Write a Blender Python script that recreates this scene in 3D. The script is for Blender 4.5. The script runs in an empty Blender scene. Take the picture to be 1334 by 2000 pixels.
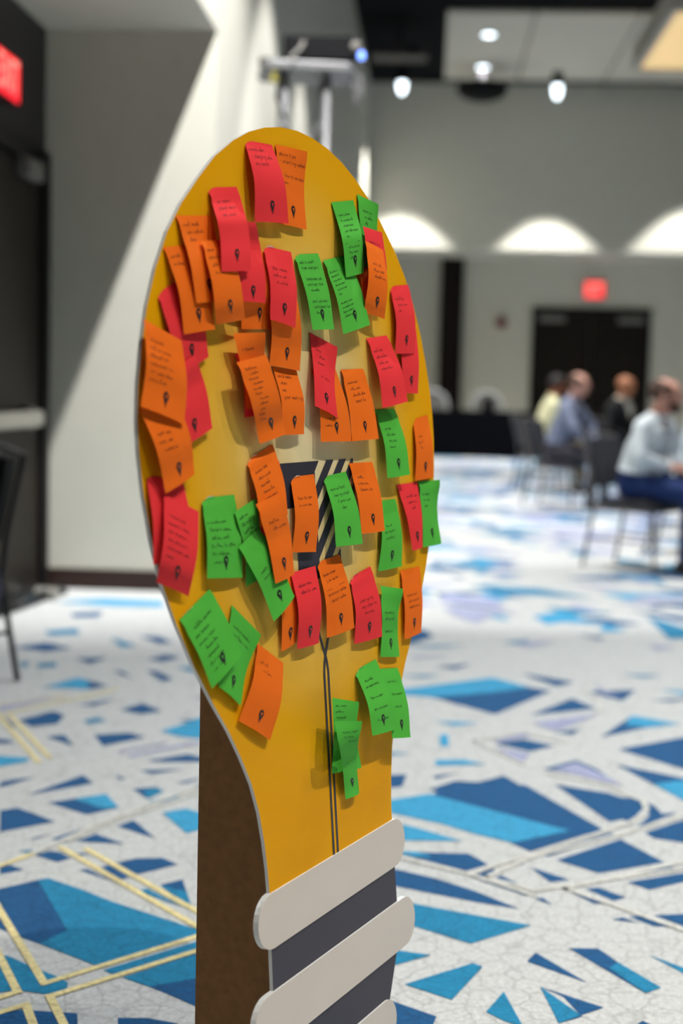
import bpy, bmesh, math, random
import numpy as np
from math import sin, cos, radians, pi, sqrt, atan
from mathutils import Vector, Matrix
S = bpy.context.scene
COL = S.collection
# ------------------------------------------------------------------ camera (1334 x 2000, 50 mm)
F, CX, CY = 2778.0, 667.0, 1000.0
CAMH = 1.2
def cam_axes(yaw, horizon, roll):
    p = atan((CY - horizon) / F); y = radians(yaw)
    fw = np.array([-sin(y) * cos(p), cos(y) * cos(p), -sin(p)])
    r0 = np.array([cos(y), sin(y), 0.0]); u0 = np.cross(r0, fw)
    return cos(roll) * r0 + sin(roll) * u0, cos(roll) * u0 - sin(roll) * r0, fw
R_, U_, FW = cam_axes(3.4, 755, 0.025)
CAM = np.array([0, 0, CAMH])
cd = bpy.data.cameras.new('camera'); cam = bpy.data.objects.new('camera', cd); COL.objects.link(cam)
cd.sensor_fit = 'VERTICAL'; cd.sensor_height = 36.0; cd.sensor_width = 24.0; cd.lens = F / 2000 * 36
cam.matrix_world = Matrix(((R_[0], U_[0], -FW[0], 0), (R_[1], U_[1], -FW[1], 0), (R_[2], U_[2], -FW[2], CAMH), (0, 0, 0, 1)))
cd.clip_start = .05; cd.clip_end = 200
cd.dof.use_dof = True; cd.dof.focus_distance = 2.24; cd.dof.aperture_fstop = 2.2
S.camera = cam
S.view_settings.view_transform = 'Standard'; S.view_settings.look = 'None'
S.view_settings.exposure = -0.35; S.view_settings.gamma = 1.0; S.view_settings.use_curve_mapping = False
# ------------------------------------------------------------------ world and room lamps
W = bpy.data.worlds.new('world'); S.world = W; W.use_nodes = True
W.node_tree.nodes['Background'].inputs[0].default_value = (.9, .95, 1, 1)
W.node_tree.nodes['Background'].inputs[1].default_value = 0.0      # closed hall, no sky
def lamp(kind, name, loc, power, color=(1, .97, .92), aim=(0, 0, -1), size=.06, cone=60, blend=.3, sy=None):
    l = bpy.data.lights.new(name, kind); l.energy = power; l.color = color
    if kind == 'SPOT':
        l.shadow_soft_size = size; l.spot_size = radians(cone); l.spot_blend = blend
    else:
        l.size = size
        if sy: l.shape = 'RECTANGLE'; l.size_y = sy
    o = bpy.data.objects.new(name, l); COL.objects.link(o); o.location = loc
    o.rotation_euler = Vector(aim).to_track_quat('-Z', 'Y').to_euler()
    return o
HC = 6.7
XL, XA = -1.235, -2.2          # room's left wall, alcove side wall
REC = 2.0
YA, YF = 8.05, 26.3            # alcove back wall, far wall
# Ceiling downlights above the frame. The row along the left wall is the one whose last two lamps show in the ceiling panel
# (its scallops and the alcove's slanted shadow show in the photograph); the others are the hall's downlights further out.
for k, (yy, pw) in enumerate(((10.4, 2000), (13.05, 1800), (15.7, 1800), (18.0, 1800))):
    lamp('SPOT', 'wall_row_downlight_%d_offscreen' % k, (XL + 1.355, yy, HC - .12), pw, (1, .99, .97), cone=57, blend=.22, size=.05)
lamp('SPOT', 'alcove_downlight_offscreen', (XL + 1.355, 6.4, HC - .12), 4300, (1, .99, .97), aim=(-1.75, 1.85, -4.3), cone=54, blend=.85, size=.05)
lamp('SPOT', 'wall_row_downlight_4_offscreen', (XL + 1.355, 5.0, HC - .12), 1550, (.95, .98, 1), cone=84, blend=.9, size=.05)
lamp('SPOT', 'far_wall_downlight_offscreen', (-1.02 + 2.78 * 2 + .1, YF - 1.22, HC - .3), 1900, (1, .99, .95), cone=68, blend=.2, size=.05)
n_ = 0
for xx in (1.9, 4.8):
    for yy in (4.2, 7.6, 11.0, 14.4, 17.8):
        lamp('SPOT', 'hall_downlight_%d_offscreen' % n_, (xx, yy, HC - .1), 560, (.95, .98, 1), cone=76, blend=.8, size=.08); n_ += 1
for k, (xx, yy, pw) in enumerate(((2.6, .9, 980), (1.5, -1.4, 480), (4.4, -.6, 760), (3.4, 2.6, 300))):
    lamp('SPOT', 'near_downlight_%d_offscreen' % k, (xx, yy, HC - .1), pw, (1, .93, .82), cone=90, blend=.5, size=.025)
# ------------------------------------------------------------------ pixel helpers
def ray(x, y): return R_ * (x - CX) / F + U_ * (CY - y) / F + FW
def hit(x, y, p0, n):
    v = ray(x, y); return CAM + v * (((p0 - CAM) @ n) / (v @ n))
def hz(x, y, z=0.0): return hit(x, y, np.array([0, 0, z]), np.array([0, 0, 1.0]))
def hy(x, y, Y): return hit(x, y, np.array([0, Y, 0.0]), np.array([0, 1.0, 0]))
def hx(x, y, X): return hit(x, y, np.array([X, 0.0, 0]), np.array([1.0, 0, 0]))
# ------------------------------------------------------------------ materials
MATS = {}
def mat(name, col, rough=.6, metal=0.0, var=.06, vscale=8.0, bump=0.0, bscale=60.0, emit=None, estr=0.0, spec=.4, trans=0.0, sheen=0.0):
    if name in MATS: return MATS[name]
    m = bpy.data.materials.new(name); m.use_nodes = True; MATS[name] = m
    nt = m.node_tree; N = nt.nodes; L = nt.links; b = N['Principled BSDF']
    b.inputs['Roughness'].default_value = rough; b.inputs['Metallic'].default_value = metal
    b.inputs['Specular IOR Level'].default_value = spec
    if trans: b.inputs['Transmission Weight'].default_value = trans
    if sheen: b.inputs['Sheen Weight'].default_value = sheen
    tc = N.new('ShaderNodeTexCoord'); nz = N.new('ShaderNodeTexNoise'); nz.inputs['Scale'].default_value = vscale; nz.inputs['Detail'].default_value = 4
    L.new(tc.outputs['Object'], nz.inputs['Vector'])
    rp = N.new('ShaderNodeValToRGB'); L.new(nz.outputs['Fac'], rp.inputs['Fac'])
    rp.color_ramp.elements[0].position = .3; rp.color_ramp.elements[1].position = .7
    rp.color_ramp.elements[0].color = (*[max(0, c * (1 - var)) for c in col], 1)
    rp.color_ramp.elements[1].color = (*[min(1, c * (1 + var)) for c in col], 1)
    L.new(rp.outputs['Color'], b.inputs['Base Color'])
    if bump:
        n2 = N.new('ShaderNodeTexNoise'); n2.inputs['Scale'].default_value = bscale; L.new(tc.outputs['Object'], n2.inputs['Vector'])
        bp = N.new('ShaderNodeBump'); bp.inputs['Strength'].default_value = bump; bp.inputs['Distance'].default_value = .01
        L.new(n2.outputs['Fac'], bp.inputs['Height']); L.new(bp.outputs['Normal'], b.inputs['Normal'])
    if emit:
        b.inputs['Emission Color'].default_value = (*emit, 1); b.inputs['Emission Strength'].default_value = estr
    return m
def srgb(r, g, b):
    f = lambda c: (c / 255 / 12.92) if c / 255 <= .04045 else ((c / 255 + .055) / 1.055) ** 2.4
    return (f(r), f(g), f(b))
def carpet_mat(name, col):
    m = bpy.data.materials.new(name); m.use_nodes = True; nt = m.node_tree; N = nt.nodes; L = nt.links; b = N['Principled BSDF']
    b.inputs['Roughness'].default_value = .95; b.inputs['Specular IOR Level'].default_value = .15
    b.inputs['Sheen Weight'].default_value = .35; b.inputs['Sheen Roughness'].default_value = .4
    g = N.new('ShaderNodeNewGeometry')
    nz = N.new('ShaderNodeTexNoise'); nz.inputs['Scale'].default_value = 90; nz.inputs['Detail'].default_value = 5; nz.inputs['Roughness'].default_value = .7
    L.new(g.outputs['Position'], nz.inputs['Vector'])
    wn = N.new('ShaderNodeTexNoise'); wn.inputs['Scale'].default_value = 14; wn.inputs['Detail'].default_value = 3; L.new(g.outputs['Position'], wn.inputs['Vector'])
    mx = N.new('ShaderNodeMixRGB'); mx.blend_type = 'ADD'; mx.inputs[0].default_value = .045
    L.new(g.outputs['Position'], mx.inputs[1]); L.new(wn.outputs['Color'], mx.inputs[2])
    vo = N.new('ShaderNodeTexVoronoi'); vo.feature = 'DISTANCE_TO_EDGE'; vo.inputs['Scale'].default_value = 15; L.new(mx.outputs[0], vo.inputs['Vector'])
    lr = N.new('ShaderNodeValToRGB'); L.new(vo.outputs['Distance'], lr.inputs['Fac'])
    lr.color_ramp.elements[0].position = .01; lr.color_ramp.elements[0].color = (.74, .74, .74, 1)
    lr.color_ramp.elements[1].position = .06; lr.color_ramp.elements[1].color = (1, 1, 1, 1)
    nr = N.new('ShaderNodeValToRGB'); L.new(nz.outputs['Fac'], nr.inputs['Fac'])
    nr.color_ramp.elements[0].position = .32; nr.color_ramp.elements[0].color = (*[c * .72 for c in col], 1)
    nr.color_ramp.elements[1].position = .7; nr.color_ramp.elements[1].color = (*[min(1, c * 1.22) for c in col], 1)
    m2 = N.new('ShaderNodeMixRGB'); m2.blend_type = 'MULTIPLY'; m2.inputs[0].default_value = .8
    L.new(nr.outputs['Color'], m2.inputs[1]); L.new(lr.outputs['Color'], m2.inputs[2]); L.new(m2.outputs[0], b.inputs['Base Color'])
    bp = N.new('ShaderNodeBump'); bp.inputs['Strength'].default_value = .5; bp.inputs['Distance'].default_value = .004
    L.new(nz.outputs['Fac'], bp.inputs['Height']); L.new(bp.outputs['Normal'], b.inputs['Normal'])
    MATS[name] = m; return m
# ------------------------------------------------------------------ object helpers
def tag(o, label=None, cat=None, group=None, kind=None):
    if label: o['label'] = label
    if cat: o['category'] = cat
    if group: o['group'] = group
    if kind: o['kind'] = kind
    return o
def empty(name, loc=(0, 0, 0), rz=0.0):
    o = bpy.data.objects.new(name, None); o.empty_display_size = .05; COL.objects.link(o); o.location = loc; o.rotation_euler = (0, 0, rz); return o
class MB:
    """collects shapes for one mesh object"""
    def __init__(s): s.v = []; s.f = []; s.m = []
    def add(s, vs, fs, mi=0):
        k = len(s.v); s.v += [tuple(map(float, p)) for p in vs]; s.f += [tuple(i + k for i in f) for f in fs]; s.m += [mi] * len(fs); return s
    def box(s, a, b, mi=0):
        (x0, y0, z0), (x1, y1, z1) = a, b
        return s.add([(x0, y0, z0), (x1, y0, z0), (x1, y1, z0), (x0, y1, z0), (x0, y0, z1), (x1, y0, z1), (x1, y1, z1), (x0, y1, z1)],
                     [(0, 3, 2, 1), (4, 5, 6, 7), (0, 1, 5, 4), (1, 2, 6, 5), (2, 3, 7, 6), (3, 0, 4, 7)], mi)
    def rbox(s, a, b, r, mi=0, ax=2):
        """box with rounded vertical (ax) edges"""
        a = list(a); b = list(b); i, j = [k for k in range(3) if k != ax]
        pts = []
        for cx, cy, t0 in ((b[i] - r, b[j] - r, 0), (a[i] + r, b[j] - r, 90), (a[i] + r, a[j] + r, 180), (b[i] - r, a[j] + r, 270)):
            for q in range(5):
                t = radians(t0 + q * 22.5); pts.append((cx + r * cos(t), cy + r * sin(t)))
        n = len(pts); vs = []
        for z in (a[ax], b[ax]):
            for p in pts:
                v = [0, 0, 0]; v[i], v[j], v[ax] = p[0], p[1], z; vs.append(v)
        fs = [tuple(range(n)), tuple(range(2 * n - 1, n - 1, -1))] + [(k, n + k, n + (k + 1) % n, (k + 1) % n) for k in range(n)]
        return s.add(vs, fs, mi)
    def tube(s, pts, r, n=8, mi=0, caps=True, closed=False):
        pts = [Vector(p) for p in pts]; rs = r if isinstance(r, (list, tuple)) else [r] * len(pts)
        vs = []; prev = None; L = len(pts)
        for k, p in enumerate(pts):
            a = pts[(k - 1) % L] if (k or closed) else p; b = pts[(k + 1) % L] if (k < L - 1 or closed) else p
            t = (b - a); t = t.normalized() if t.length > 1e-9 else Vector((0, 0, 1))
            ref = prev if prev is not None else (Vector((0, 0, 1)) if abs(t.z) < .9 else Vector((1, 0, 0)))
            u = (ref - t * ref.dot(t)).normalized(); w = t.cross(u); prev = u
            vs += [p + (u * cos(2 * pi * q / n) + w * sin(2 * pi * q / n)) * rs[k] for q in range(n)]
        fs = []
        for k in range(L if closed else L - 1):
            for q in range(n):
                k2 = (k + 1) % L
                fs.append((k * n + q, k * n + (q + 1) % n, k2 * n + (q + 1) % n, k2 * n + q))
        if caps and not closed: fs += [tuple(range(n - 1, -1, -1)), tuple(range((L - 1) * n, L * n))]
        return s.add(vs, fs, mi)
    def lathe(s, prof, n=24, c=(0, 0, 0), mi=0):
        vs = []
        for r, z in prof: vs += [(c[0] + r * cos(2 * pi * q / n), c[1] + r * sin(2 * pi * q / n), c[2] + z) for q in range(n)]
        fs = [(k * n + q, k * n + (q + 1) % n, (k + 1) * n + (q + 1) % n, (k + 1) * n + q) for k in range(len(prof) - 1) for q in range(n)]
        fs += [tuple(range(n - 1, -1, -1)), tuple(range((len(prof) - 1) * n, len(prof) * n))]
        return s.add(vs, fs, mi)
    def prism(s, pts, o0, o1, fr=None, mi=0):
        """outline pts (2-D) extruded between offsets o0,o1; fr(a,b,o)->xyz"""
        fr = fr or (lambda a, b, o: (a, b, o)); n = len(pts)
        vs = [fr(a, b, o0) for a, b in pts] + [fr(a, b, o1) for a, b in pts]
        fs = [tuple(range(n - 1, -1, -1)), tuple(range(n, 2 * n))] + [(k, (k + 1) % n, n + (k + 1) % n, n + k) for k in range(n)]
        return s.add(vs, fs, mi)
    def build(s, name, mats, parent=None, smooth=False, bevel=0.0):
        me = bpy.data.meshes.new(name); me.from_pydata(s.v, [], s.f)
        for m in (mats if isinstance(mats, (list, tuple)) else [mats]): me.materials.append(m)
        me.polygons.foreach_set('material_index', s.m)
        if smooth: me.polygons.foreach_set('use_smooth', [True] * len(s.f))
        me.update(); bm = bmesh.new(); bm.from_mesh(me); bmesh.ops.recalc_face_normals(bm, faces=bm.faces); bm.to_mesh(me); bm.free()
        o = bpy.data.objects.new(name, me); COL.objects.link(o)
        if parent is not None: o.parent = parent
        if bevel:
            bv = o.modifiers.new('bevel', 'BEVEL'); bv.width = bevel; bv.segments = 2; bv.limit_method = 'ANGLE'
        return o
def copy_tree(o, parent=None):
    c = o.copy(); COL.objects.link(c); c.parent = parent
    for ch in [x for x in bpy.data.objects if x.parent == o]: copy_tree(ch, c)
    return c
def text_mesh(txt, size):
    cu = bpy.data.curves.new('t', 'FONT'); cu.body = txt; cu.size = size; cu.align_x = 'CENTER'; cu.align_y = 'CENTER'
    o = bpy.data.objects.new('t', cu); COL.objects.link(o); bpy.context.view_layer.update()
    me = bpy.data.meshes.new_from_object(o.evaluated_get(bpy.context.evaluated_depsgraph_get()))
    bpy.data.objects.remove(o); r = ([tuple(v.co) for v in me.vertices], [tuple(p.vertices) for p in me.polygons]); bpy.data.meshes.remove(me); return r
# ------------------------------------------------------------------ the room
M_wall = mat('painted_wall', srgb(196, 194, 182), .85, var=.02, bump=.05, bscale=120)
M_wall_low = M_wall
M_side = mat('dark_panel_wall', srgb(46, 43, 42), .6, var=.1, vscale=3)
M_black = mat('black_ceiling_paint', (.008, .008, .009), .95, spec=.05)
M_base = mat('dark_brown_base', srgb(44, 26, 20), .5)
M_floor = carpet_mat('grey_carpet', srgb(197, 199, 198))
def struct(name, mb, m, parent=None, **k): return tag(mb.build(name, m, parent, **k), kind=None if parent else 'structure')
XR, YB = 9.5, -6.0
FLOOR = struct('floor', MB().box((XA - .6, YB, -.1), (XR, YF + REC + .4, 0)), M_floor)
struct('ceiling', MB().box((XA - .6, YB, HC), (XR, YF + REC + .4, HC + .2)), M_black)
struct('wall_left', MB().box((XL - .6, YA + .15, 0), (XL, YF + REC + .3, HC)).box((XL - .15, YB, 3.15), (XL, YA + .15, HC)), M_wall)
struct('wall_alcove', MB().box((XA - .2, YA, 0), (XL, YA + .15, 3.15)), M_wall)
struct('trim_1', MB().box((XA - .2, YB + .2, 3.15), (XL - .15, YA + .15, 3.3)), M_wall)
struct('wall_alcove_side', MB().box((XA - .25, YB, 0), (XA, YA, 3.15)), M_side)
struct('wall_far', MB().box((XL, YF, 3.75), (XR, YF + REC + .25, HC)), M_wall)
struct('wall_far_lower', MB().box((XL, YF + REC, 0), (XR, YF + REC + .25, 3.75)), M_wall_low)
struct('wall_right', MB().box((XR, YB, 0), (XR + .2, YF + REC + .25, HC)), M_wall_low)
struct('wall_back', MB().box((XA - .6, YB - .2, 0), (XR, YB, HC)), M_wall_low)
struct('baseboard_alcove', MB().box((XA, YA - .018, 0), (XL, YA, .105)).box((XA, YA - .012, .105), (XL, YA, .115)), M_base)
struct('baseboard_left', MB().box((XL, YA + .15, 0), (XL + .018, YF + REC, .105)), M_base)
a = hy(858, 640, YF + REC - .1); b = hy(903, 640, YF + REC - .1)
struct('trim_2', MB().box((a[0], YF + REC - .15, 0), (b[0], YF + REC, 3.75)).box((a[0] - .03, YF + REC - .17, 0), (b[0] + .03, YF + REC, .15)), mat('dark_wood_pilaster', srgb(20, 12, 9), .5, spec=.15, var=.2, vscale=4))
# white ceiling cloud with its seams
pA, pB, pC = hz(868, 155, HC - .05), hz(872, 25, HC - .05), hz(1325, 160, HC - .05)
M_cloud = mat('white_ceiling_tile', srgb(205, 200, 188), .8, var=.02, emit=None)
cl = tag(empty('ceiling_panel', (0, 0, HC - .05)), 'pale rectangular ceiling panel with seams hung under the black ceiling', 'ceiling panel')
xs = [pA[0], hz(1012, 155, HC - .05)[0], hz(1180, 160, HC - .05)[0], pC[0] + 2.0]
for k in range(3):
    MB().box((xs[k] + (.01 if k else 0), pB[1], 0), (xs[k + 1] - .03, pA[1], .05)).build('panel', M_cloud, cl, bevel=.004)
for k in (1, 2):
    MB().box((xs[k] - .03, pB[1], .01), (xs[k] + .01, pA[1], .05)).build('seam_strip', mat('grey_seam', srgb(120, 118, 110), .7), cl)
M_lens = mat('lamp_lens', (.9, .95, 1), .3, emit=(.8, .92, 1), estr=7)
M_can = mat('black_fixture', (.004, .004, .005), .6, spec=.1)
def downlight(x, y, z, r, label, drop=.1, power=1800, cone=57):
    e = tag(empty('ceiling_downlight', (x, y, z)), label, 'downlight')
    MB().lathe([(r * 1.15, 0), (r * 1.15, -drop * .6), (r * 1.05, -drop * .62)], 20).build('housing', M_can, e)
    MB().lathe([(r, -drop * .6), (r * .95, -drop * .8), (r * .7, -drop), (r * .3, -drop * 1.1)], 20).build('lens', M_lens, e, smooth=True)
    l = bpy.data.lights.new('downlight_lamp', 'SPOT'); l.energy = power; l.color = (1, .99, .95); l.spot_size = radians(cone); l.spot_blend = .2; l.shadow_soft_size = .05
    lo = bpy.data.objects.new('downlight_lamp', l); COL.objects.link(lo); lo.parent = e; lo.location = (0, 0, -drop * 1.1 - .03)
    return e
for (x, y), lb in (((955, 66), 'round white downlight set in the ceiling panel, farther from the far wall'), ((943, 130), 'round white downlight set in the ceiling panel, nearer the far wall')):
    p = hz(x, y, HC - .06); downlight(p[0], p[1], HC - .05, .1, lb, .04, 1500, 78)
for x, y, lb in ((785, 180, 'glowing domed downlight above the far wall beside the left wall corner'), (1088, 189, 'glowing domed downlight above the far wall over the double doors')):
    p = hy(x, y, YF - 1.22); downlight(p[0], YF - 1.22, HC, .075, lb, HC - p[2] - .01, 1900, 68)
# warm ceiling lantern
p0, p1 = hz(1235, 140, 5.6), hz(1300, 20, 5.6)
ln = tag(empty('ceiling_lantern', (p0[0], p1[1], 5.6)), 'warm glowing square ceiling lantern with pale rim', 'ceiling light')
w_, d_ = 3.0, p0[1] - p1[1]
MB().box((.08, .08, .03), (w_ - .08, d_ - .08, .06)).build('diffuser', mat('warm_diffuser', srgb(235, 205, 150), .6, emit=srgb(255, 214, 150), estr=.75), ln)
M_rim = mat('pale_rim', srgb(185, 180, 170), .6)
mb = MB()
for q in (((0, 0, 0), (w_, .08, .35)), ((0, d_ - .08, 0), (w_, d_, .35)), ((0, .08, 0), (.08, d_ - .08, .35)), ((w_ - .08, .08, 0), (w_, d_ - .08, .35))): mb.box(*q)
mb.build('rim', M_rim, ln)
for x, y in ((.3, .3), (w_ - .3, .3), (.3, d_ - .3), (w_ - .3, d_ - .3)): MB().tube([(x, y, .06), (x, y, HC - 5.6)], .008, 6).build('hanger', M_can, ln)
# black drum speaker and dark projector under the ceiling
p = hy(942, 180, YF - 1.6)
sp = tag(empty('ceiling_speaker', (p[0], YF - 1.6, p[2] - .14)), 'black round drum speaker hung under the ceiling edge', 'speaker')
MB().lathe([(.2, 0), (.36, .06), (.44, .17), (.44, .24), (.3, .3)], 28).build('drum', M_can, sp, smooth=True)
MB().tube([(0, 0, .29), (0, 0, HC - p[2] + .14)], .03).build('stem', M_can, sp)
p = hy(780, 103, 21.9)
pj = tag(empty('ceiling_projector', (p[0], 21.9, p[2] - .09)), 'dark projector hung from the black ceiling', 'projector')
MB().rbox((-.42, -.25, 0), (.42, .25, .15), .05).build('body', mat('dark_grey_plastic', srgb(44, 40, 42), .5), pj, bevel=.01)
MB().tube([(.2, -.24, .08), (.2, -.32, .08)], .06, 16).build('lens', M_can, pj)
MB().tube([(0, 0, .15), (0, 0, HC - p[2] + .09)], .025).build('mount_pole', M_can, pj)
# ------------------------------------------------------------------ doors and exit signs
M_leaf = mat('dark_wood_leaf', srgb(26, 21, 15), .5, spec=.15, var=.25, vscale=3)
M_frame = mat('black_door_frame', srgb(18, 17, 18), .5, spec=.15)
M_steel = mat('brushed_steel', srgb(170, 168, 160), .35, .7)
M_grey = mat('grey_closer', srgb(120, 118, 114), .45, .3)
d1 = hx(80, 300, XA); dt = d1[2]
D1 = tag(empty('door_1', (XA, d1[1] - 1.1, 0)), kind='structure')
MB().box((-.02, -.98, 0), (.03, 1.0, dt - .12)).build('leaf', M_leaf, D1, bevel=.004)
MB().box((-.05, 1.0, 0), (.06, 1.1, dt)).box((-.05, -1.08, 0), (.06, -.98, dt)).box((-.05, -.98, dt - .1), (.06, 1.0, dt)).build('frame', M_frame, D1, bevel=.006)
zc_ = hx(45, 335, XA)[2]; yc_ = hx(45, 335, XA)[1] - d1[1] + 1.1
cz = MB().rbox((.03, yc_ - .22, zc_ - .05), (.1, yc_ + .06, zc_ + .05), .015, ax=1).build('door_closer', M_grey, D1)
MB().tube([(.07, yc_ - .1, zc_ + .05), (.1, yc_ + .05, zc_ + .1), (.04, yc_ + .1, zc_ + .12)], .012, 6).build('closer_arm', M_can, cz)
zb_ = hx(30, 820, XA + .1)[2]
pb = MB().rbox((.06, -.8, zb_ - .045), (.13, .72, zb_ + .045), .02, ax=1).build('push_bar', M_steel, D1)
for yy in (.64, -.8): MB().box((.03, yy, zb_ - .06), (.07, yy + .13, zb_ + .06)).build('bar_bracket', M_grey, pb)
def exit_sign(name, label, estr, loc, rz, w, h, depth, txt, te):
    e = tag(empty(name, loc, rz), label, 'exit sign')
    MB().rbox((-w / 2, 0, -h / 2), (w / 2, depth, h / 2), .015, ax=1).build('housing', mat('sign_housing', srgb(60, 20, 20), .5), e)
    MB().box((-w / 2 + .012, -.006, -h / 2 + .012), (w / 2 - .012, 0, h / 2 - .012)).build('lit_panel', mat('sign_red_' + name, (.7, .01, .02), .4, emit=(1, .012, .03), estr=estr), e)
    v, f = text_mesh(txt, h * .98); sx = w * .82 / (max(p[0] for p in v) - min(p[0] for p in v))
    MB().add([(p[0] * sx, -.009, p[1] * 1.05) for p in v], f).build('lettering', mat('sign_letters_' + name, (1, .4, .35), .4, emit=(1, .3, .22), estr=te), e)
    return e
a_, b_ = hx(0, 138, XA + .06), hx(39, 160, XA + .06)
hh = abs(hx(20, 100, XA + .06)[2] - hx(20, 193, XA + .06)[2]); ww = .40
exit_sign('exit_sign', 'glowing red EXIT sign on the dark wall above the side door', 1.6, (XA + .055, b_[1] - ww / 2, (a_[2] + b_[2]) / 2), radians(90), ww, hh, .055, 'EXIT', 1.7)
# far double doors
YD = YF + REC
q0, q1 = hy(1040, 600, YD), hy(1272, 604, YD)
wd = q1[0] - q0[0]; hd = (q0[2] + q1[2]) / 2
D2 = tag(empty('door_2', (q0[0], YD, 0)), kind='structure')
MB().box((0, -.06, 0), (.09, .02, hd)).box((wd - .09, -.06, 0), (wd, .02, hd)).box((.09, -.06, hd - .1), (wd - .09, .02, hd)).build('frame', M_frame, D2, bevel=.006)
for k in (0, 1):
    x0 = .09 + k * (wd - .18) / 2
    lf = MB().box((x0 + .004, -.035, .01), (x0 + (wd - .18) / 2 - .004, .0, hd - .105)).build('leaf', M_leaf, D2, bevel=.004)
    xc = x0 + (.3 if k == 0 else (wd - .18) / 2 - .3)
    MB().rbox((xc - .25, -.1, hd - .28), (xc + .25, -.035, hd - .16), .02, ax=0).build('door_closer', M_grey, lf)
    MB().tube([(x0 + .1, -.08, 1.0), (x0 + (wd - .18) / 2 - .1, -.08, 1.0)], .022, 10).build('push_bar', M_frame, lf)
c_ = hy(1161, 566, YD - .1)
exit_sign('exit_sign', 'glowing red exit sign over the far double doors', 2.2, (c_[0], YD - .1, c_[2]), 0, .40, .34, .1, 'EXIT', 3.0)
c_ = hy(979, 630, YD)
fa = tag(empty('fire_alarm', (c_[0], YD, c_[2])), 'small round red fire alarm on the far wall', 'fire alarm')
mb = MB(); mb.tube([(0, 0, 0), (0, -.06, 0)], .11, 20); mb.build('base', mat('alarm_red', srgb(128, 62, 56), .5), fa)
MB().tube([(0, -.06, 0), (0, -.09, 0)], [.07, .05], 16).build('strobe', mat('alarm_dark', srgb(90, 40, 36), .4), fa)
# ------------------------------------------------------------------ far black-clothed table and what stands by it
t0, t1 = hy(842, 895, 25.2), hy(1062, 899, 25.2); tz = hy(950, 803, 25.2)[2]
tx0, tx1 = t0[0] - .6, t1[0] + .62
TB = tag(empty('banquet_table', ((tx0 + tx1) / 2, 25.55, 0)), 'long folding table hidden under a floor-length black cloth', 'table')
hw = (tx1 - tx0) / 2
MB().box((-hw + .03, -.32, tz - .04), (hw - .03, .32, tz - .012)).build('tabletop', M_leaf, TB)
for sx in (-1, 1):
    for sy in (-1, 1): MB().tube([(sx * (hw - .2), sy * .25, 0), (sx * (hw - .2), sy * .25, tz - .04)], .014).build('leg', M_steel, TB)
mb = MB(); n = 120; per = []
for k in range(n):
    t = k / n * (4 * hw + 1.4); 
    if t < 2 * hw: p = (-hw + t, -.35)
    elif t < 2 * hw + .7: p = (hw, -.35 + t - 2 * hw)
    elif t < 4 * hw + .7: p = (hw - (t - 2 * hw - .7), .35)
    else: p = (-hw, .35 - (t - 4 * hw - .7))
    per.append(p)
rows = [(1.0, tz + .002), (1.0, tz - .02), (1.02, tz * .55), (1.045, .004)]
vs = []
for i, (sc, z) in enumerate(rows):
    for k, (x, y) in enumerate(per):
        fo = .02 * sin(k * 1.9) * (i / 3)
        vs.append((x * (1 + (sc - 1) * .25) + fo, y * sc + fo, z))
fs = [(i * n + k, i * n + (k + 1) % n, (i + 1) * n + (k + 1) % n, (i + 1) * n + k) for i in range(3) for k in range(n)] + [tuple(range(n))]
cloth = MB().add(vs, fs).build('tablecloth', mat('black_cloth', srgb(12, 12, 16), .95, spec=.05, var=.2), None, smooth=False)
cloth.location = TB.location; tag(cloth, 'black floor-length cloth draped over the far table', 'tablecloth')
c_ = hy(953, 803, 25.5)
bx = tag(empty('desk_speaker', (c_[0], 25.5, tz + .003)), 'small black box on the black-clothed table', 'box')
MB().rbox((-.1, -.08, 0), (.1, .08, .22), .02).build('cabinet', M_can, bx)
MB().tube([(0, -.081, .12), (0, -.09, .12)], .06, 16).build('cone', M_frame, bx)
def round_chair(x, lb):
    e = tag(empty('round_back_chair', (x, 26.44, 0)), lb, 'chair')
    mp = mat('pale_upholstery', srgb(150, 152, 152), .8); md = mat('grey_upholstery', srgb(96, 95, 92), .85)
    mb = MB()
    ring = [(.26 * cos(t), .1, .86 + .3 * sin(t)) for t in [2 * pi * k / 28 for k in range(28)]]
    MB().tube(ring, .035, 8, closed=True).build('back_rim', mp, e, smooth=True)
    MB().prism([(.25 * cos(2 * pi * k / 28), .86 + .29 * sin(2 * pi * k / 28)) for k in range(28)], .08, .12, lambda a, b, o: (a, o, b)).build('backrest', md, e)
    MB().rbox((-.25, -.4, .4), (.25, .12, .5), .06).build('seat', md, e)
    for sx in (-1, 1):
        for yy in (-.34, .08): MB().tube([(sx * .21, yy, .42), (sx * .22, yy, 0)], .016).build('leg', M_steel, e)
round_chair(hy(952, 780, 26.4)[0], 'pale round-backed chair behind the black-clothed table, by the small black box')
round_chair(hy(846, 780, 26.4)[0], 'pale round-backed chair behind the black-clothed table, by the dark wood pilaster')
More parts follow.
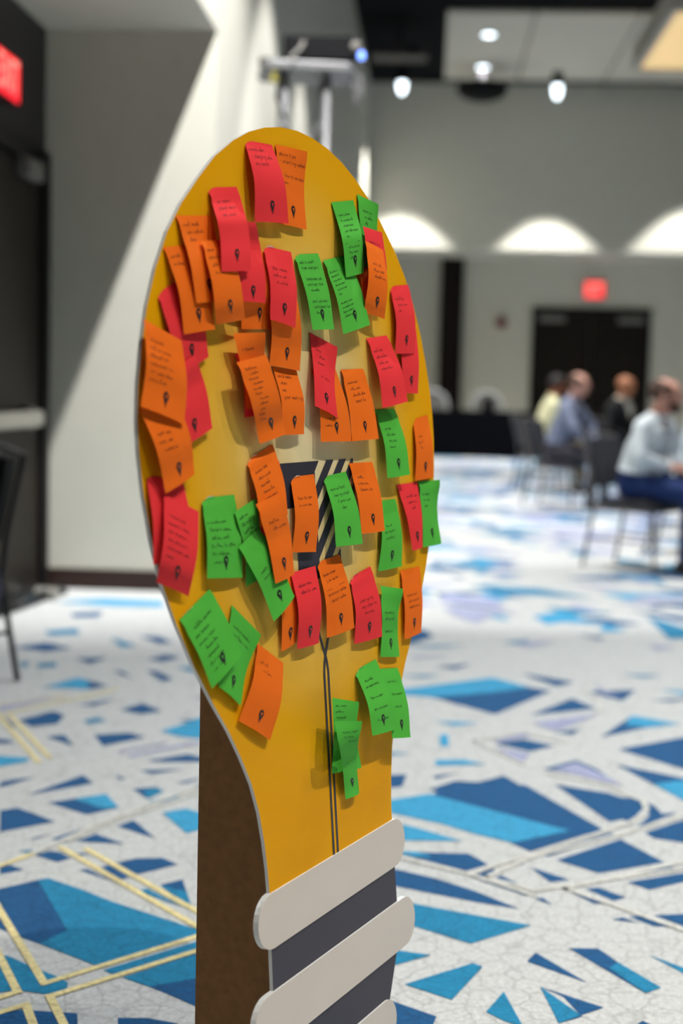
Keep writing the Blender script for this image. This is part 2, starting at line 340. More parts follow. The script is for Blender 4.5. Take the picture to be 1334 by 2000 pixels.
# ------------------------------------------------------------------ carpet pattern
PAT = {'d': [], 'm': [], 'l': [], 'v': []}
def zz(x0, y0, s): return lambda p: (x0 + p[0] / s, y0 + p[1] / s)
Z1, Z2, Z3, Z4 = zz(0, 1130, 2.779), zz(0, 1480, 2.779), zz(760, 1560, 2.324), zz(760, 1240, 2.324)
def T(zf, txt):
    for ln_ in txt.strip().split('\n'):
        c, pts = ln_.strip().split(' ', 1)
        pp = [tuple(float(q) for q in w.split(',')) for w in pts.split()]
        PAT[c].append([hz(*zf(p)) for p in pp])
T(Z2, '''d 0,135 60,120 190,108 10,160 0,160
d 145,205 450,95 505,140
d 260,245 575,198 645,272 470,310
l 400,225 575,198 645,272 560,278
d 0,288 95,272 300,348 0,405
d 150,445 290,410 200,440
d 275,445 430,390 465,400 330,448
d 410,455 520,415 675,470
d 635,372 725,340 845,440
d 720,170 850,160 890,185 800,225
m 780,180 850,165 890,185 800,225
m 800,240 975,205 960,225 850,250
l 880,300 1010,278 1255,350 1010,412
m 1060,262 1130,268 1250,305 1240,315
d 1070,470 1300,430 1300,535 1240,525 1120,505
d 1170,645 1300,680 1300,840 1225,775
d 960,135 1100,110 1010,140
d 1050,160 1300,70 1300,90 1100,160
l 1120,185 1300,120 1300,165 1255,170
d 760,70 1000,65 820,90
d 790,20 1000,-15 1170,25
d 620,95 690,115 650,120
m 105,505 180,505 150,520
d 190,530 265,508 330,515 385,548 310,568
d 395,520 485,525 440,535
d 430,610 475,605 615,675
d 535,600 590,585 700,650 660,662
d 610,578 740,548 880,545 965,580 850,610 720,640
d 0,590 60,585 130,610 0,635
d 870,692 990,662 1012,725 920,715
m 870,692 930,712 1012,725 1038,800 950,760
m 750,725 800,712 990,815
d -200,760 0,712 245,655 210,672 365,940 215,1012 110,975 0,930 -200,820
m 205,668 260,655 450,720 600,780 1100,945 1090,965 520,1130 215,1012 365,940
m 560,1155 1160,970 1215,1000 640,1190
m 665,1195 1300,990 1300,1160 810,1245
d 810,1245 1300,1160 1300,1450 1195,1410 900,1280
m -150,1050 0,1068 60,1085 180,1140 310,1190 370,1225 360,1270 240,1285 110,1265 0,1275 -150,1290
d 0,1240 80,1265 -100,1290 -100,1250
d -200,1420 0,1390 120,1370 420,1390 425,1520 0,1520 -200,1480
d 640,1415 800,1415 960,1445 1100,1520 640,1520''')
T(Z1, '''m 70,90 300,95 240,120 80,115
l 300,130 560,110 880,125 890,155 600,150
d 380,190 560,180 530,208 400,212
m 240,285 420,272 430,302 270,308
d 60,375 250,348 390,380 250,397
m 600,320 740,365 660,374
d 760,313 870,316 940,350 860,352
d 410,435 580,428 490,464
d 800,440 900,413 980,430 880,452
m 960,485 1050,478 1060,512
d 610,503 660,503 720,542
d 800,503 850,503 940,545 880,560
l 240,590 430,538 480,560 480,602
d 430,538 590,585 480,602 480,560
m 100,460 160,452 140,488
m 200,465 300,455 310,480 210,485
d 420,690 620,653 520,692
d 650,715 770,678 880,720 770,737
d 1050,640 1140,653 1150,672
d 100,770 290,720 350,745 310,790 170,805
m 450,775 530,755 580,775 480,790
d 250,860 350,850 400,910
d 510,850 700,838 790,862 560,910
l 870,830 1000,790 1100,750 1190,770 1240,830 1080,870 980,860
d 960,770 1050,765 1080,790
l 1170,930 1290,910 1290,958
d 820,985 1020,955 1190,995 900,997
v 690,962 1100,880 1110,890 710,972
v 640,940 900,890 905,897 650,948
l -80,960 0,965 160,975 150,995 -80,1035
d 0,760 30,755 90,810 60,805
d -50,870 40,875 80,895 -50,897
v 0,690 250,640 300,650 0,720''')
T(Z4, '''l -60,262 80,245 470,195 640,240 480,262 200,285
d 200,285 480,262 640,240 735,255 480,362
d 600,175 840,215 760,235
d 900,260 1120,250 1060,300
d 640,365 830,290 940,335 800,350
d 760,445 870,425 830,455
d 960,465 1100,370 1180,420
l 1100,368 1320,405 1180,422 1070,410
d 1040,520 1420,450 1420,625 1334,610
d 1030,590 1180,620 1420,668 1420,700 1200,680
l 1200,680 1420,650 1420,790 1334,752
d 480,495 610,475 750,505 640,530
d 700,610 850,570 940,610 1060,690 880,640
v 745,612 850,582 1000,650 1060,690
v 480,515 640,540 600,585
v 480,480 620,450 640,462 500,492
v 650,400 950,360 760,440
d 750,680 1000,720 1130,770 1150,820 1000,850
l 210,395 410,400 300,415
l 230,455 270,455 270,510 230,505
l 210,570 340,568 440,590 210,595
d 200,640 310,630 210,655
d -60,640 80,635 60,690 -60,700
d 190,725 520,640 980,905 640,910 390,800
l -80,790 190,725 390,790 660,850 560,900 190,850
m -60,530 100,540 -60,552
m 1060,180 1240,185 1150,195
d 1190,300 1420,280 1280,305
m 80,50 350,48 200,60
v 100,98 280,96 120,107
d 210,145 370,133 300,157
m 60,185 240,183 150,195
v 560,40 760,30 640,60
v 930,230 1060,290 950,255
l 1230,250 1420,262 1400,285
m 520,35 640,22 600,48
v 1180,45 1300,60 1210,70''')
T(Z3, '''l -60,30 0,8 180,-20 820,148 560,202 400,165 200,105
d 180,-40 300,-80 620,-60 970,140 640,242 550,202 820,148
l 60,120 130,135 330,195 0,190
d 0,240 360,250 450,300 350,330 200,290
l 0,240 120,243 200,268 100,262
d -40,305 200,360 390,420 590,502 390,470 -40,385
m 0,460 110,478 645,577 370,660 110,580 0,560
m 0,685 190,712 0,765
m 70,845 380,748 425,765 285,915
d -60,890 0,915 215,990 195,1040 20,1040
m 440,970 520,878 610,1040 520,1010
m 685,855 870,985 770,1022
d 685,855 975,950 870,985 790,900
d 775,1020 840,980 880,990
d 665,700 900,838 625,740
d 815,680 950,682 1040,745 1000,770 1165,885
m 1040,745 1235,860 1165,885 1000,770
m 1180,712 1420,800 1420,840
d 1100,1040 1150,1010 1220,1040
d 690,250 1010,155 1025,165 720,265
d 760,280 1050,185 1250,290 950,340
d 1000,360 1280,308 1300,318 1030,368
d 1080,380 1420,325 1420,360 1180,415
d 640,312 820,370 730,380
d 460,370 510,350 610,402
d 370,355 470,320 490,330 430,360 400,368
d 400,368 440,375 645,430 620,442
d 575,290 615,298 600,300
d 770,400 880,385 820,410
d 800,412 870,430 980,475 930,478
d 890,410 950,405 1075,450 1020,465
d 660,455 700,452 740,485
d 1010,550 1060,540 1130,565
d 1085,535 1180,535 1310,585 1200,580
d 1200,530 1420,522 1420,600 1334,578
d 860,-20 1130,0 1160,50 1080,105
d 1170,20 1200,30 1240,70 1180,80
d 1180,80 1240,70 1310,65 1120,135
d 1160,155 1420,70 1420,215 1200,180''')
rnd = random.Random(5)
def traced(x, y):
    return (y < 8.0 and x < -.35) or (2.4 < y < 6.9 and x > .1 and x < 2.2)
# other parts of the hall: the same sort of shards
for k in range(4200):
    x, y = rnd.uniform(XA, XR), rnd.uniform(YB, YF)
    if traced(x, y) or (x < XL and y > YA): continue
    s = rnd.uniform(.1, .42); an = rnd.choice((.35, -.5, 1.2, 2.0, 2.6)) + rnd.gauss(0, .12); el = rnd.uniform(.25, .6)
    kk = rnd.choice((3, 4, 4)); pts = []
    for q in range(kk):
        t = 2 * pi * (q + rnd.uniform(-.25, .25)) / kk; u, v = s * cos(t), s * el * sin(t)
        pts.append((x + u * cos(an) - v * sin(an), y + u * sin(an) + v * cos(an), 0))
    if any(px < XA + .02 or px > XR or (px < XL and py > YA) for px, py, _ in pts): continue
    if any(traced(px, py) for px, py, _ in pts): continue
    if k % 2 == 0 or y > 6.5: PAT[rnd.choice('dddmmvvvl' if y > 7 else 'ddddmmllv')].append(pts)
CC = {'d': (srgb(20, 84, 134), .0010), 'm': (srgb(26, 128, 170), .0014), 'l': (srgb(56, 156, 200), .0018), 'v': (srgb(160, 165, 195), .0022)}
CN = {'d': 'navy blue shards in the carpet', 'm': 'teal blue shards in the carpet', 'l': 'light blue shards in the carpet', 'v': 'lavender grey slivers in the carpet'}
for c, polys in PAT.items():
    mb = MB()
    for i, pl in enumerate(polys):
        z = CC[c][1] + (i % 7) * .00004
        mb.add([(p[0], p[1], z) for p in pl], [tuple(range(len(pl)))])
    tag(mb.build('carpet_pattern', carpet_mat('carpet_' + c, CC[c][0]), FLOOR), CN[c], kind='stuff')
def ribbons(lines, w, z, name, m, label):
    mb = MB()
    for ln_ in lines:
        P = [Vector((p[0], p[1], 0)) for p in ln_]
        for k in range(len(P) - 1):
            t = (P[k + 1] - P[k]).normalized(); nn = Vector((-t.y, t.x, 0)) * w / 2; a = P[k] - t * w * .45; b = P[k + 1] + t * w * .45; zz_ = z + .00005 * k
            mb.add([(q.x, q.y, zz_) for q in (a - nn, b - nn, b + nn, a + nn)], [(0, 1, 2, 3)])
    tag(mb.build(name, m, FLOOR), label, kind='stuff')
yl = [[(330, 490), (1130, 955), (240, 1230), (-40, 770)], [(470, 500), (1300, 968)], [(1300, 980), (270, 1300), (370, 1500)],
      [(-40, 1010), (95, 1275), (-60, 1325)], [(-60, 1405), (140, 1345), (190, 1480)], [(-60, 612), (190, 520)]]
yl = [[hz(*Z2(p)) for p in l] for l in yl] + [[hz(*Z1(p)) for p in l] for l in ([(-20, 745), (450, 648), (640, 600)], [(0, 752), (210, 1000)], [(55, 745), (270, 975)], [(-20, 690), (350, 640)])]
ribbons(yl, .017, .0026, 'carpet_line', carpet_mat('carpet_yellow', srgb(232, 216, 158)), 'pale yellow lines in the carpet')
wl = [[hz(*Z3(p)) for p in l] for l in ([(360, 345), (500, 300), (1010, 140), (1120, 100), (1170, 50), (1150, 10)], [(440, 360), (640, 270), (1050, 165), (1334, 80)], [(440, 360), (660, 420), (1334, 320)], [(0, 260), (360, 345), (650, 440)], [(800, 410), (1334, 290)], [(800, 410), (1000, 480), (1334, 600)])]
wl += [[hz(*Z4(p)) for p in l] for l in ([(390, 485), (610, 445), (800, 490)], [(390, 485), (610, 590)], [(720, 630), (1000, 690), (1130, 750)], [(880, 250), (960, 310), (950, 345)])]
wl += [[hz(*Z2(p)) for p in l] for l in ([(190, 520), (480, 385), (980, 195), (1260, 110)], [(365, 455), (700, 320), (1300, 110)])]
ribbons(wl, .017, .0030, 'carpet_line', carpet_mat('carpet_white', srgb(206, 206, 200)), 'white outline lines in the carpet')
# ------------------------------------------------------------------ chairs
M_cf = mat('grey_chair_metal', srgb(104, 100, 98), .4, .5)
M_pad = mat('charcoal_chair_pad', srgb(52, 52, 58), .9)
def make_chair(name='banquet_chair', frame=None, pad=None):
    frame = frame or M_cf; pad = pad or M_pad
    e = empty(name)                        # faces +X
    MB().rbox((-.2, -.21, .42), (.24, .21, .48), .06).build('seat', pad, e, bevel=.012)
    mb = MB(); n = 10; vs = []                     # padded back, slightly curved
    for o in (0, .045):
        for i in range(n + 1):
            yy = -.2 + .4 * i / n; cv = -.03 * (1 - (yy / .2) ** 2)
            for j in range(5):
                zq = .56 + .33 * j / 4; vs.append((-.225 - .24 * (zq - .48) + cv + o, yy * (1 - .06 * (j == 4)), zq))
    k1 = (n + 1) * 5; fs = []
    for i in range(n):
        for j in range(4):
            a = i * 5 + j; fs += [(a, a + 1, a + 6, a + 5), (k1 + a, k1 + a + 5, k1 + a + 6, k1 + a + 1)]
        for j, f_ in ((0, 1), (4, 0)):
            a = i * 5 + j; fs.append((a, a + 5, k1 + a + 5, k1 + a))
    for j in range(4):
        for i in (0, n): a = i * 5 + j; fs.append((a, a + 1, k1 + a + 1, k1 + a))
    MB().add(vs, fs).build('backrest', pad, e, bevel=.008)
    for sy in (-1, 1):
        MB().tube([(-.24, sy * .21, .41), (-.31, sy * .22, 0)], .0125).build('leg', frame, e)
        MB().tube([(.21, sy * .2, .41), (.25, sy * .22, 0)], .0125).build('leg', frame, e)
        MB().tube([(-.24, sy * .21, .40), (-.262, sy * .215, .6), (-.345, sy * .205, .9)], .0125).build('back_post', frame, e)
    MB().tube([(-.345, -.205, .9), (-.375, 0, .925), (-.345, .205, .9)], .0125).build('top_rail', frame, e)
    MB().tube([(-.24, -.21, .41), (.21, -.2, .41), (.21, .2, .41), (-.24, .21, .41)], .0125, closed=True).build('seat_frame', frame, e)
    for sy in (-1, 1): MB().tube([(-.27, sy * .215, .2), (.23, sy * .21, .2)], .008).build('stretcher', frame, e)
    return e
chair0 = make_chair()
used = [False]
def place_chair(x, y, rz, label, group=None):
    o = chair0 if not used[0] else copy_tree(chair0); used[0] = True
    o.location = (x, y, 0); o.rotation_euler = (0, 0, rz); tag(o, label, 'chair')
    if group: o['group'] = group
    return o
# ------------------------------------------------------------------ seated people
def capsule(mb, a, b, ra, rb, n=12):
    a, b = Vector(a), Vector(b); d = b - a; L = max(d.length, 1e-6); t = d / L; P = []; Rr = []
    for k in range(5):
        an = -pi / 2 + k * pi / 8; P.append(a + t * ra * sin(an)); Rr.append(max(ra * cos(an), .0005))
    P.append(a); Rr.append(ra); P.append(b); Rr.append(rb)
    for k in range(5):
        an = (k + 1) * pi / 10; P.append(b + t * rb * sin(an)); Rr.append(max(rb * cos(an), .0005))
    mb.tube(P, Rr, n)
def person(loc, rz, label, top, trousers, skin, hairc, bald=False, beard=None, lean=.04, look=0.0, arms='lap', slouch=0.0, collar=None, sleeve=None, group=None):
    """seated figure facing +X; body is one remeshed surface, material by nearest limb"""
    prim = []     # (a, b, ra, rb, material index, sideways scale)
    T_, P_, K_, H_ = 0, 1, 2, 3
    def c(a, b, ra, rb, mi): prim.append((Vector(a), Vector(b), ra, rb, mi))
    ch = Vector((lean * 2.2, 0, 1.0 - slouch * .8)); pel = Vector((0, 0, .57)); nb = Vector((lean * 2.7, 0, 1.12 - slouch)); hc = Vector((lean * 2.9 + .035, 0, 1.262 - slouch))
    for sy in (-1, 1):
        c(pel + Vector((0, sy * .07, -.01)), pel + Vector((0, sy * .07, .08)), .115, .11, P_)
        c((.005, sy * .06, .66), (lean, sy * .065, .8), .115, .115, T_)
        c((lean, sy * .065, .8), ch + Vector((0, sy * .085, -.03)), .115, .112, T_)
        c(ch + Vector((0, sy * .05, .06)), ch + Vector((0, sy * .165, .03)), .075, .068, T_)
        kn = Vector((.46, sy * .12, .535)); hip = Vector((.02, sy * .095, .565)); an = Vector((.44 + .05 * (sy > 0), sy * .125, .1))
        c(hip, kn, .092, .068, P_); c(kn, an, .062, .045, P_)
        c(an + Vector((-.03, 0, -.068)), an + Vector((.15, sy * .02, -.078)), .045, .035, H_)
        sh = ch + Vector((0, sy * .185, .03))
        if arms == 'knees':
            el = Vector((lean * 2 + .16, sy * .25, .82)); wr = Vector((.38, sy * .09, .665))
        else:
            el = Vector((lean * 2 + .05, sy * .26, .77)); wr = Vector((.27, sy * .08, .70))
        c(sh, el, .06, .047, T_); c(el, wr, .046, .033, T_ if sleeve is None else K_)
        hd = Vector((.9, -sy * .35, -.18)).normalized(); sd = Vector((-.2, -sy, -.2)).normalized()
        pm = wr + hd * .085
        c(wr, wr + hd * .03, .028, .03, K_)
        for q in range(4):
            off = sd * (q - 1.5) * .019
            c(wr + hd * .03 + off, pm + off, .017, .013, K_)
            k1 = pm + off + hd * (.034 - .004 * abs(q - 1.5)) + Vector((0, 0, -.012)); k2 = k1 + hd * .02 + Vector((0, 0, -.024))
            c(pm + off, k1, .0105, .0098, K_); c(k1, k2, .0098, .0085, K_)
        tb = wr + hd * .03 - sd * .03
        c(tb, tb + hd * .04 - sd * .018, .014, .011, K_); c(tb + hd * .04 - sd * .018, tb + hd * .065 - sd * .015 + Vector((0, 0, -.012)), .011, .009, K_)
    c(nb + Vector((-.01, 0, -.02)), hc + Vector((-.025, 0, -.06)), .064, .06, K_)
    for s_ in (-1, 1): c(nb + Vector((-.015, s_ * .035, -.025)), ch + Vector((0, s_ * .15, .05)), .055, .06, T_)
    hx_, hy_ = cos(look), sin(look); fw = Vector((hx_, hy_, 0)); sdv = Vector((-hy_, hx_, 0))
    c(hc - fw * .02 + Vector((0, 0, .035)), hc + fw * .02 + Vector((0, 0, .03)), .088, .08, K_)
    c(hc + fw * .03 + Vector((0, 0, .01)), hc + fw * .052 + Vector((0, 0, -.075)), .066, .042, K_)
    c(hc + fw * .095 + Vector((0, 0, .02)), hc + fw * .112 + Vector((0, 0, -.012)), .012, .016, K_)
    c(hc + fw * .088 + Vector((0, 0, -.05)) - sdv * .018, hc + fw * .088 + Vector((0, 0, -.05)) + sdv * .018, .011, .011, K_)
    c(hc + fw * .082 + Vector((0, 0, .042)) - sdv * .035, hc + fw * .082 + Vector((0, 0, .042)) + sdv * .035, .015, .015, K_)
    for s_ in (-1, 1): c(hc + sdv * s_ * .084 - fw * .005 + Vector((0, 0, .03)), hc + sdv * s_ * .082 + Vector((0, 0, -.015)), .017, .012, K_)
    mb = MB()
    for a, b, ra, rb, mi in prim: capsule(mb, a, b, ra, rb)
    root = tag(empty('person', loc, rz), label, 'person')
    if group: root['group'] = group
    o = mb.build('tmp', M_cf)
    rm = o.modifiers.new('r', 'REMESH'); rm.mode = 'VOXEL'; rm.voxel_size = .0075
    sm = o.modifiers.new('s', 'SMOOTH'); sm.iterations = 3; sm.factor = .5
    bpy.context.view_layer.update()
    me = bpy.data.meshes.new_from_object(o.evaluated_get(bpy.context.evaluated_depsgraph_get())); bpy.data.objects.remove(o)
    me.materials.clear()
    for m in (top, trousers, skin, mat('dark_shoe', srgb(40, 34, 32), .5)): me.materials.append(m)
    nv = len(me.polygons); cen = np.zeros(nv * 3); me.polygons.foreach_get('center', cen); cen = cen.reshape(-1, 3)
    best = np.full(nv, 1e9); mi_ = np.zeros(nv, int)
    for a, b, ra, rb, mi in prim:
        A, B = np.array(a), np.array(b); d = B - A; t = np.clip(((cen - A) @ d) / max(d @ d, 1e-12), 0, 1)
        ds = np.linalg.norm(cen - A - t[:, None] * d, axis=1) - (ra + (rb - ra) * t)
        w = ds < best; best[w] = ds[w]; mi_[w] = mi
    me.polygons.foreach_set('material_index', mi_.astype(np.int32)); me.polygons.foreach_set('use_smooth', [True] * nv); me.update()
    body = bpy.data.objects.new('body', me); COL.objects.link(body); body.parent = root
    # face details
    M_eye = mat('dark_eye', (.02, .015, .012), .2)
    for s_ in (-1, 1):
        p = hc + fw * .088 + sdv * s_ * .032 + Vector((0, 0, .024))
        MB().lathe([(.002, -.009), (.009, -.005), (.011, 0), (.009, .005), (.002, .009)], 10, p).build('eye', M_eye, root, smooth=True)
    p = hc + fw * .098 + Vector((0, 0, -.05))
    MB().tube([p - sdv * .022, p + fw * .004, p + sdv * .022], [.003, .005, .003], 6).build('mouth', mat('lip', srgb(120, 60, 55), .5), root)
    # hair and beard: curved patches hugging the head
    def patch(nm, ce, ra, az0, az1, e0, e1, m, thick=.008):
        n, rows = 20, 8; vs = []
        for i in range(rows + 1):
            for k in range(n + 1):
                a = radians(az0 + (az1 - az0) * k / n); lo, hi = radians(e0(k / n)), radians(e1(k / n)); el = lo + (hi - lo) * i / rows
                vs.append(ce + fw * ra[0] * cos(el) * cos(a) + sdv * ra[1] * cos(el) * sin(a) + Vector((0, 0, ra[2] * sin(el))))
        fs = [(i * (n + 1) + k, i * (n + 1) + k + 1, (i + 1) * (n + 1) + k + 1, (i + 1) * (n + 1) + k) for i in range(rows) for k in range(n)]
        o_ = MB().add(vs, fs).build(nm, m, root, smooth=True); sd_ = o_.modifiers.new('thick', 'SOLIDIFY'); sd_.thickness = thick; sd_.offset = 0
        return o_
    hcen = hc + Vector((0, 0, .034))
    if not bald: patch('hair', hcen - fw * .004, (.113, .093, .095), 0, 360, lambda t: -38 + 68 * max(0, cos(2 * pi * t)), lambda t: 89, hairc)
    if bald == 'ring': patch('hair', hcen - fw * .004, (.111, .092, .094), 62, 298, lambda t: -36 + 18 * abs(2 * t - 1) ** 3, lambda t: 62 - 40 * abs(2 * t - 1) ** 2, hairc)
    if beard: patch('beard', hc + fw * .034 + Vector((0, 0, -.052)), (.072, .07, .07), -92, 92, lambda t: -62 + 20 * abs(2 * t - 1), lambda t: -8 + 34 * abs(2 * t - 1) ** 3, beard, .012)
    # garment edges
    MB().tube([pel + Vector((.012 + .118 * cos(t), .182 * sin(t), .094 - .014 * cos(t))) for t in [2 * pi * k / 28 for k in range(28)]], .017, 8, closed=True).build('shirt_hem', top, root, smooth=True)
    MB().tube([nb + Vector((-.004 + .066 * cos(t), .068 * sin(t), .012 - .014 * cos(t))) for t in [2 * pi * k / 20 for k in range(20)]], .013, 8, closed=True).build('neckline', collar or top, root, smooth=True)
    if collar:
        mb = MB()
        for s_ in (-1, 1):
            q = ch + Vector((.113, s_ * .03, .06)); mb.add([nb + Vector((.06, 0, 0)), nb + Vector((.05, s_ * .06, .01)), ch + Vector((.125, s_ * .055, .02)), ch + Vector((.13, 0, -.1))], [(0, 1, 2, 3)])
        mb.build('collar', collar, root, smooth=True)
    return root
def sk(n, *c): return mat('skin_' + n, srgb(*c), .55, var=.05, vscale=30)
hair_b = mat('dark_hair', srgb(26, 20, 17), .7, var=.3, vscale=80)
hair_br = mat('brown_hair', srgb(70, 48, 36), .7, var=.3, vscale=80)
def seat(px, py, rz, lab_chair):
    p = hz(px, py); place_chair(p[0], p[1], rz, lab_chair, 'audience chairs'); return p
RZ = radians
# white-shirted bearded man, nearest
cx, cy, rz = hz(1221, 1088)[0], 9.9, RZ(-38)
place_chair(cx, cy, rz, 'grey metal banquet chair under the bearded man in the white shirt', 'audience chairs')
WH = person((cx - .02 * cos(rz), cy - .02 * sin(rz), +.016), rz, 'bearded person in white shirt and blue jeans seated sideways on a grey chair',
       mat('white_shirt', srgb(214, 222, 226), .85, bump=.2, bscale=25), mat('blue_jeans', srgb(18, 42, 92), .9), sk('a', 205, 150, 130), hair_br, bald='ring', beard=mat('brown_beard', srgb(74, 44, 34), .8), look=RZ(22), lean=.05, slouch=.09)
# blue-shirted man
p = hz(1093, 992); bx_, by_ = p[0], 15.1
place_chair(bx_, by_, RZ(-28), 'grey metal banquet chair under the person in the slate blue shirt', 'audience chairs')
BL = person((bx_ - .02, by_, +.016), RZ(-28), 'person in slate blue shirt leaning forward with hands on knees',
       mat('slate_blue_shirt', srgb(116, 124, 146), .85, bump=.2, bscale=25), mat('dark_grey_trousers', srgb(62, 58, 66), .9), sk('b', 196, 146, 128), hair_br, bald='ring', lean=.06, arms='knees', look=RZ(5))
pp = empty('paper_sheet', (bx_ + .25, by_ - .19, .70), RZ(-28)); tag(pp, 'small white folded paper lying on the lap of the slate blue shirt', 'paper')
MB().prism([(-.05, -.08), (.06, -.09), (.07, .02), (-.04, .03)], 0, .002).build('page', mat('white_paper', srgb(235, 240, 242), .8), pp)
MB().prism([(-.045, -.07), (.05, -.085), (.05, -.02), (-.04, -.01)], .002, .004).build('folded_flap', MATS['white_paper'], pp)
# cream-shirted person behind
p = hz(1082, 965); ex_, ey_ = hy(1062, 800, 17.2)[0], 17.2
place_chair(ex_, ey_, RZ(8), 'grey metal banquet chair under the person in the cream shirt', 'audience chairs')
person((ex_ - .02, ey_, +.016), RZ(8), 'dark-haired person in a cream shirt seated behind the slate blue shirt',
       mat('cream_shirt', srgb(206, 202, 164), .85, var=.25, vscale=30), mat('olive_trousers', srgb(96, 88, 72), .9), sk('c', 150, 88, 62), hair_b, lean=.05)
# dark-suited man
ex_, ey_ = hy(1204, 800, 16.3)[0], 16.3
place_chair(ex_, ey_, RZ(-45), 'grey metal banquet chair under the person in the black jacket', 'audience chairs')
person((ex_, ey_, +.016), RZ(-45), 'bald person in black jacket and pale open collar seated upright',
       mat('black_jacket', srgb(18, 18, 20), .85), mat('black_trousers', srgb(22, 22, 25), .9), sk('d', 172, 112, 78), hair_b, bald=True, collar=mat('pale_collar', srgb(214, 210, 196), .8), lean=.03)
# person at the frame's edge
ex_, ey_ = hy(1362, 800, 10.9)[0], 10.9
place_chair(ex_, ey_, RZ(-20), 'grey metal banquet chair under the person in the pale blue shirt', 'audience chairs')
person((ex_ - .02, ey_, +.016), RZ(-20), 'person in pale blue shirt seated just past the bearded man',
       mat('pale_blue_shirt', srgb(196, 210, 222), .85), MATS['dark_grey_trousers'], sk('e', 200, 140, 118), hair_br, lean=.03)
ex_, ey_ = hy(1345, 760, 13.6)[0], 13.6
# empty chairs in the rows
p = hz(1010 + 250, 1040)
# ------------------------------------------------------------------ black chair with coat and folded tripod by the side door
M_bl = mat('black_metal', (.012, .012, .014), .4, .3)
p = hz(16, 1330)
sc = make_chair('side_chair', M_bl, mat('black_pad', srgb(20, 20, 22), .8))
sc.location = (p[0] - .33, p[1] - .096, 0); sc.rotation_euler = (0, 0, RZ(230)); tag(sc, 'black metal side chair with grey top rail by the exit door', 'chair')
for ch_ in sc.children:
    if ch_.name.startswith('top_rail'): ch_.data.materials[0] = M_grey; ch_['label'] = 'grey metal top rail'
# coat draped over the seat side
mb = MB(); n, r = 9, 8; vs = []
for i in range(n):
    for j in range(r):
        u, v = i / (n - 1), j / (r - 1)
        vs.append((-.2 + .4 * u + .02 * sin(6 * v + 3 * u), .0 + .235 * min(1, v * 2.2) + .02 * sin(9 * u + 2 * v) * v, .497 - max(0, v - .45) * .42 * (1 - .35 * abs(u - .4)) + .012 * sin(11 * u)))
mb.add(vs, [(i * r + j, i * r + j + 1, (i + 1) * r + j + 1, (i + 1) * r + j) for i in range(n - 1) for j in range(r - 1)])
ct = mb.build('folded_coat', mat('slate_coat', srgb(72, 70, 86), .95, var=.15), None, smooth=True)
sd_ = ct.modifiers.new('thick', 'SOLIDIFY'); sd_.thickness = .012
ct.location = sc.location; ct.rotation_euler = sc.rotation_euler; tag(ct, 'dark slate coat draped over the seat of the black side chair', 'coat')
a, b = hz(15, 1208), hz(122, 1160)
a = np.array([XA + .06, a[1], .03]); b = np.array([b[0], min(b[1], YA - .1), .03])
tp = tag(empty('folded_tripod', (a[0], a[1], 0)), 'black folded tripod lying on the carpet beside the exit door', 'tripod')
dv = Vector(b - a); dv.z = 0; L_ = dv.length; tp.rotation_euler = (0, 0, math.atan2(dv.y, dv.x))
for k, (yy, zz_) in enumerate(((-.022, .016), (.022, .016), (0, .05))):
    g = MB().tube([(-.35, yy, zz_), (L_ - .06, yy * .6, zz_)], .013, 8).build('leg', M_bl, tp)
    MB().tube([(L_ - .06, yy * .6, zz_), (L_, yy * .6, zz_)], .017, 8).build('rubber_foot', M_can, g)
MB().tube([(L_ - .22, -.06, .03), (L_ - .22, .06, .03)], .04, 12).build('silver_knob', M_steel, tp)
MB().tube([(-.42, 0, .03), (-.33, 0, .03)], .035, 12).build('head', M_can, tp)
# ------------------------------------------------------------------ truss tower with projector
M_al = mat('aluminium_truss', srgb(112, 112, 114), .5, .5)
YT = 8.75
pt = hy(595, 135, YT - .22); zt = pt[2] + .03; pt = hy(595, 124, YT)
TW = tag(empty('truss_tower', (pt[0], YT, 0), RZ(10)), 'aluminium box truss tower with flat top plate behind the bulb board', 'truss tower')
hs = .125
cor = [(-hs, -hs), (hs, -hs), (hs, hs), (-hs, hs)]
for x, y in cor: MB().tube([(x, y, .03), (x, y, zt - .04)], .025, 10).build('chord', M_al, TW, smooth=True)
for s in range(4):
    (x0, y0), (x1, y1) = cor[s], cor[(s + 1) % 4]; k = 0; z = .15
    while z + .4 < zt:
        p_, q_ = ((x0, y0), (x1, y1)) if k % 2 == 0 else ((x1, y1), (x0, y0))
        MB().tube([(p_[0], p_[1], z), (q_[0], q_[1], z + .38)], .01, 6).build('lacing_bar', M_al, TW)
        z += .38; k += 1
MB().rbox((-.25, -.25, 0), (.25, .25, .02), .03).build('base_plate', M_al, TW)
MB().rbox((-.27, -.22, zt - .03), (.29, .22, zt + .02), .06).build('top_plate', M_al, TW, bevel=.008)
for yy in (-.16, .08): MB().tube([(.27, yy, zt - .02), (.32, yy, zt - .06), (.33, yy, zt - .15)], .018, 8).build('side_clamp', M_al, TW)
MB().tube([(-.16, -.2, zt - .04), (-.18, -.21, zt - .2), (-.1, -.17, zt - .36), (-.14, -.16, zt - .6)], .009, 6).build('cable', M_can, TW)
MB().tube([(-.19, -.21, zt - .05), (-.21, -.2, zt - .1), (-.16, -.2, zt - .09)], .01, 6).build('tie_strap', mat('yellow_strap', srgb(170, 160, 40), .6), TW)
q0 = hy(553, 118, YT - .14); q1 = hy(688, 118, YT - .14); qh = hy(620, 70, YT - .14)
PJ = tag(empty('projector', ((q0[0] + q1[0]) / 2, YT - .02, zt + .02), 0), 'black box projector standing on the truss tower plate', 'projector')
w2 = (q1[0] - q0[0]) / 2; hp = qh[2] - zt - .02
MB().rbox((-w2, -.15, .015), (w2, .15, hp), .03).build('body', M_can, PJ, bevel=.01)
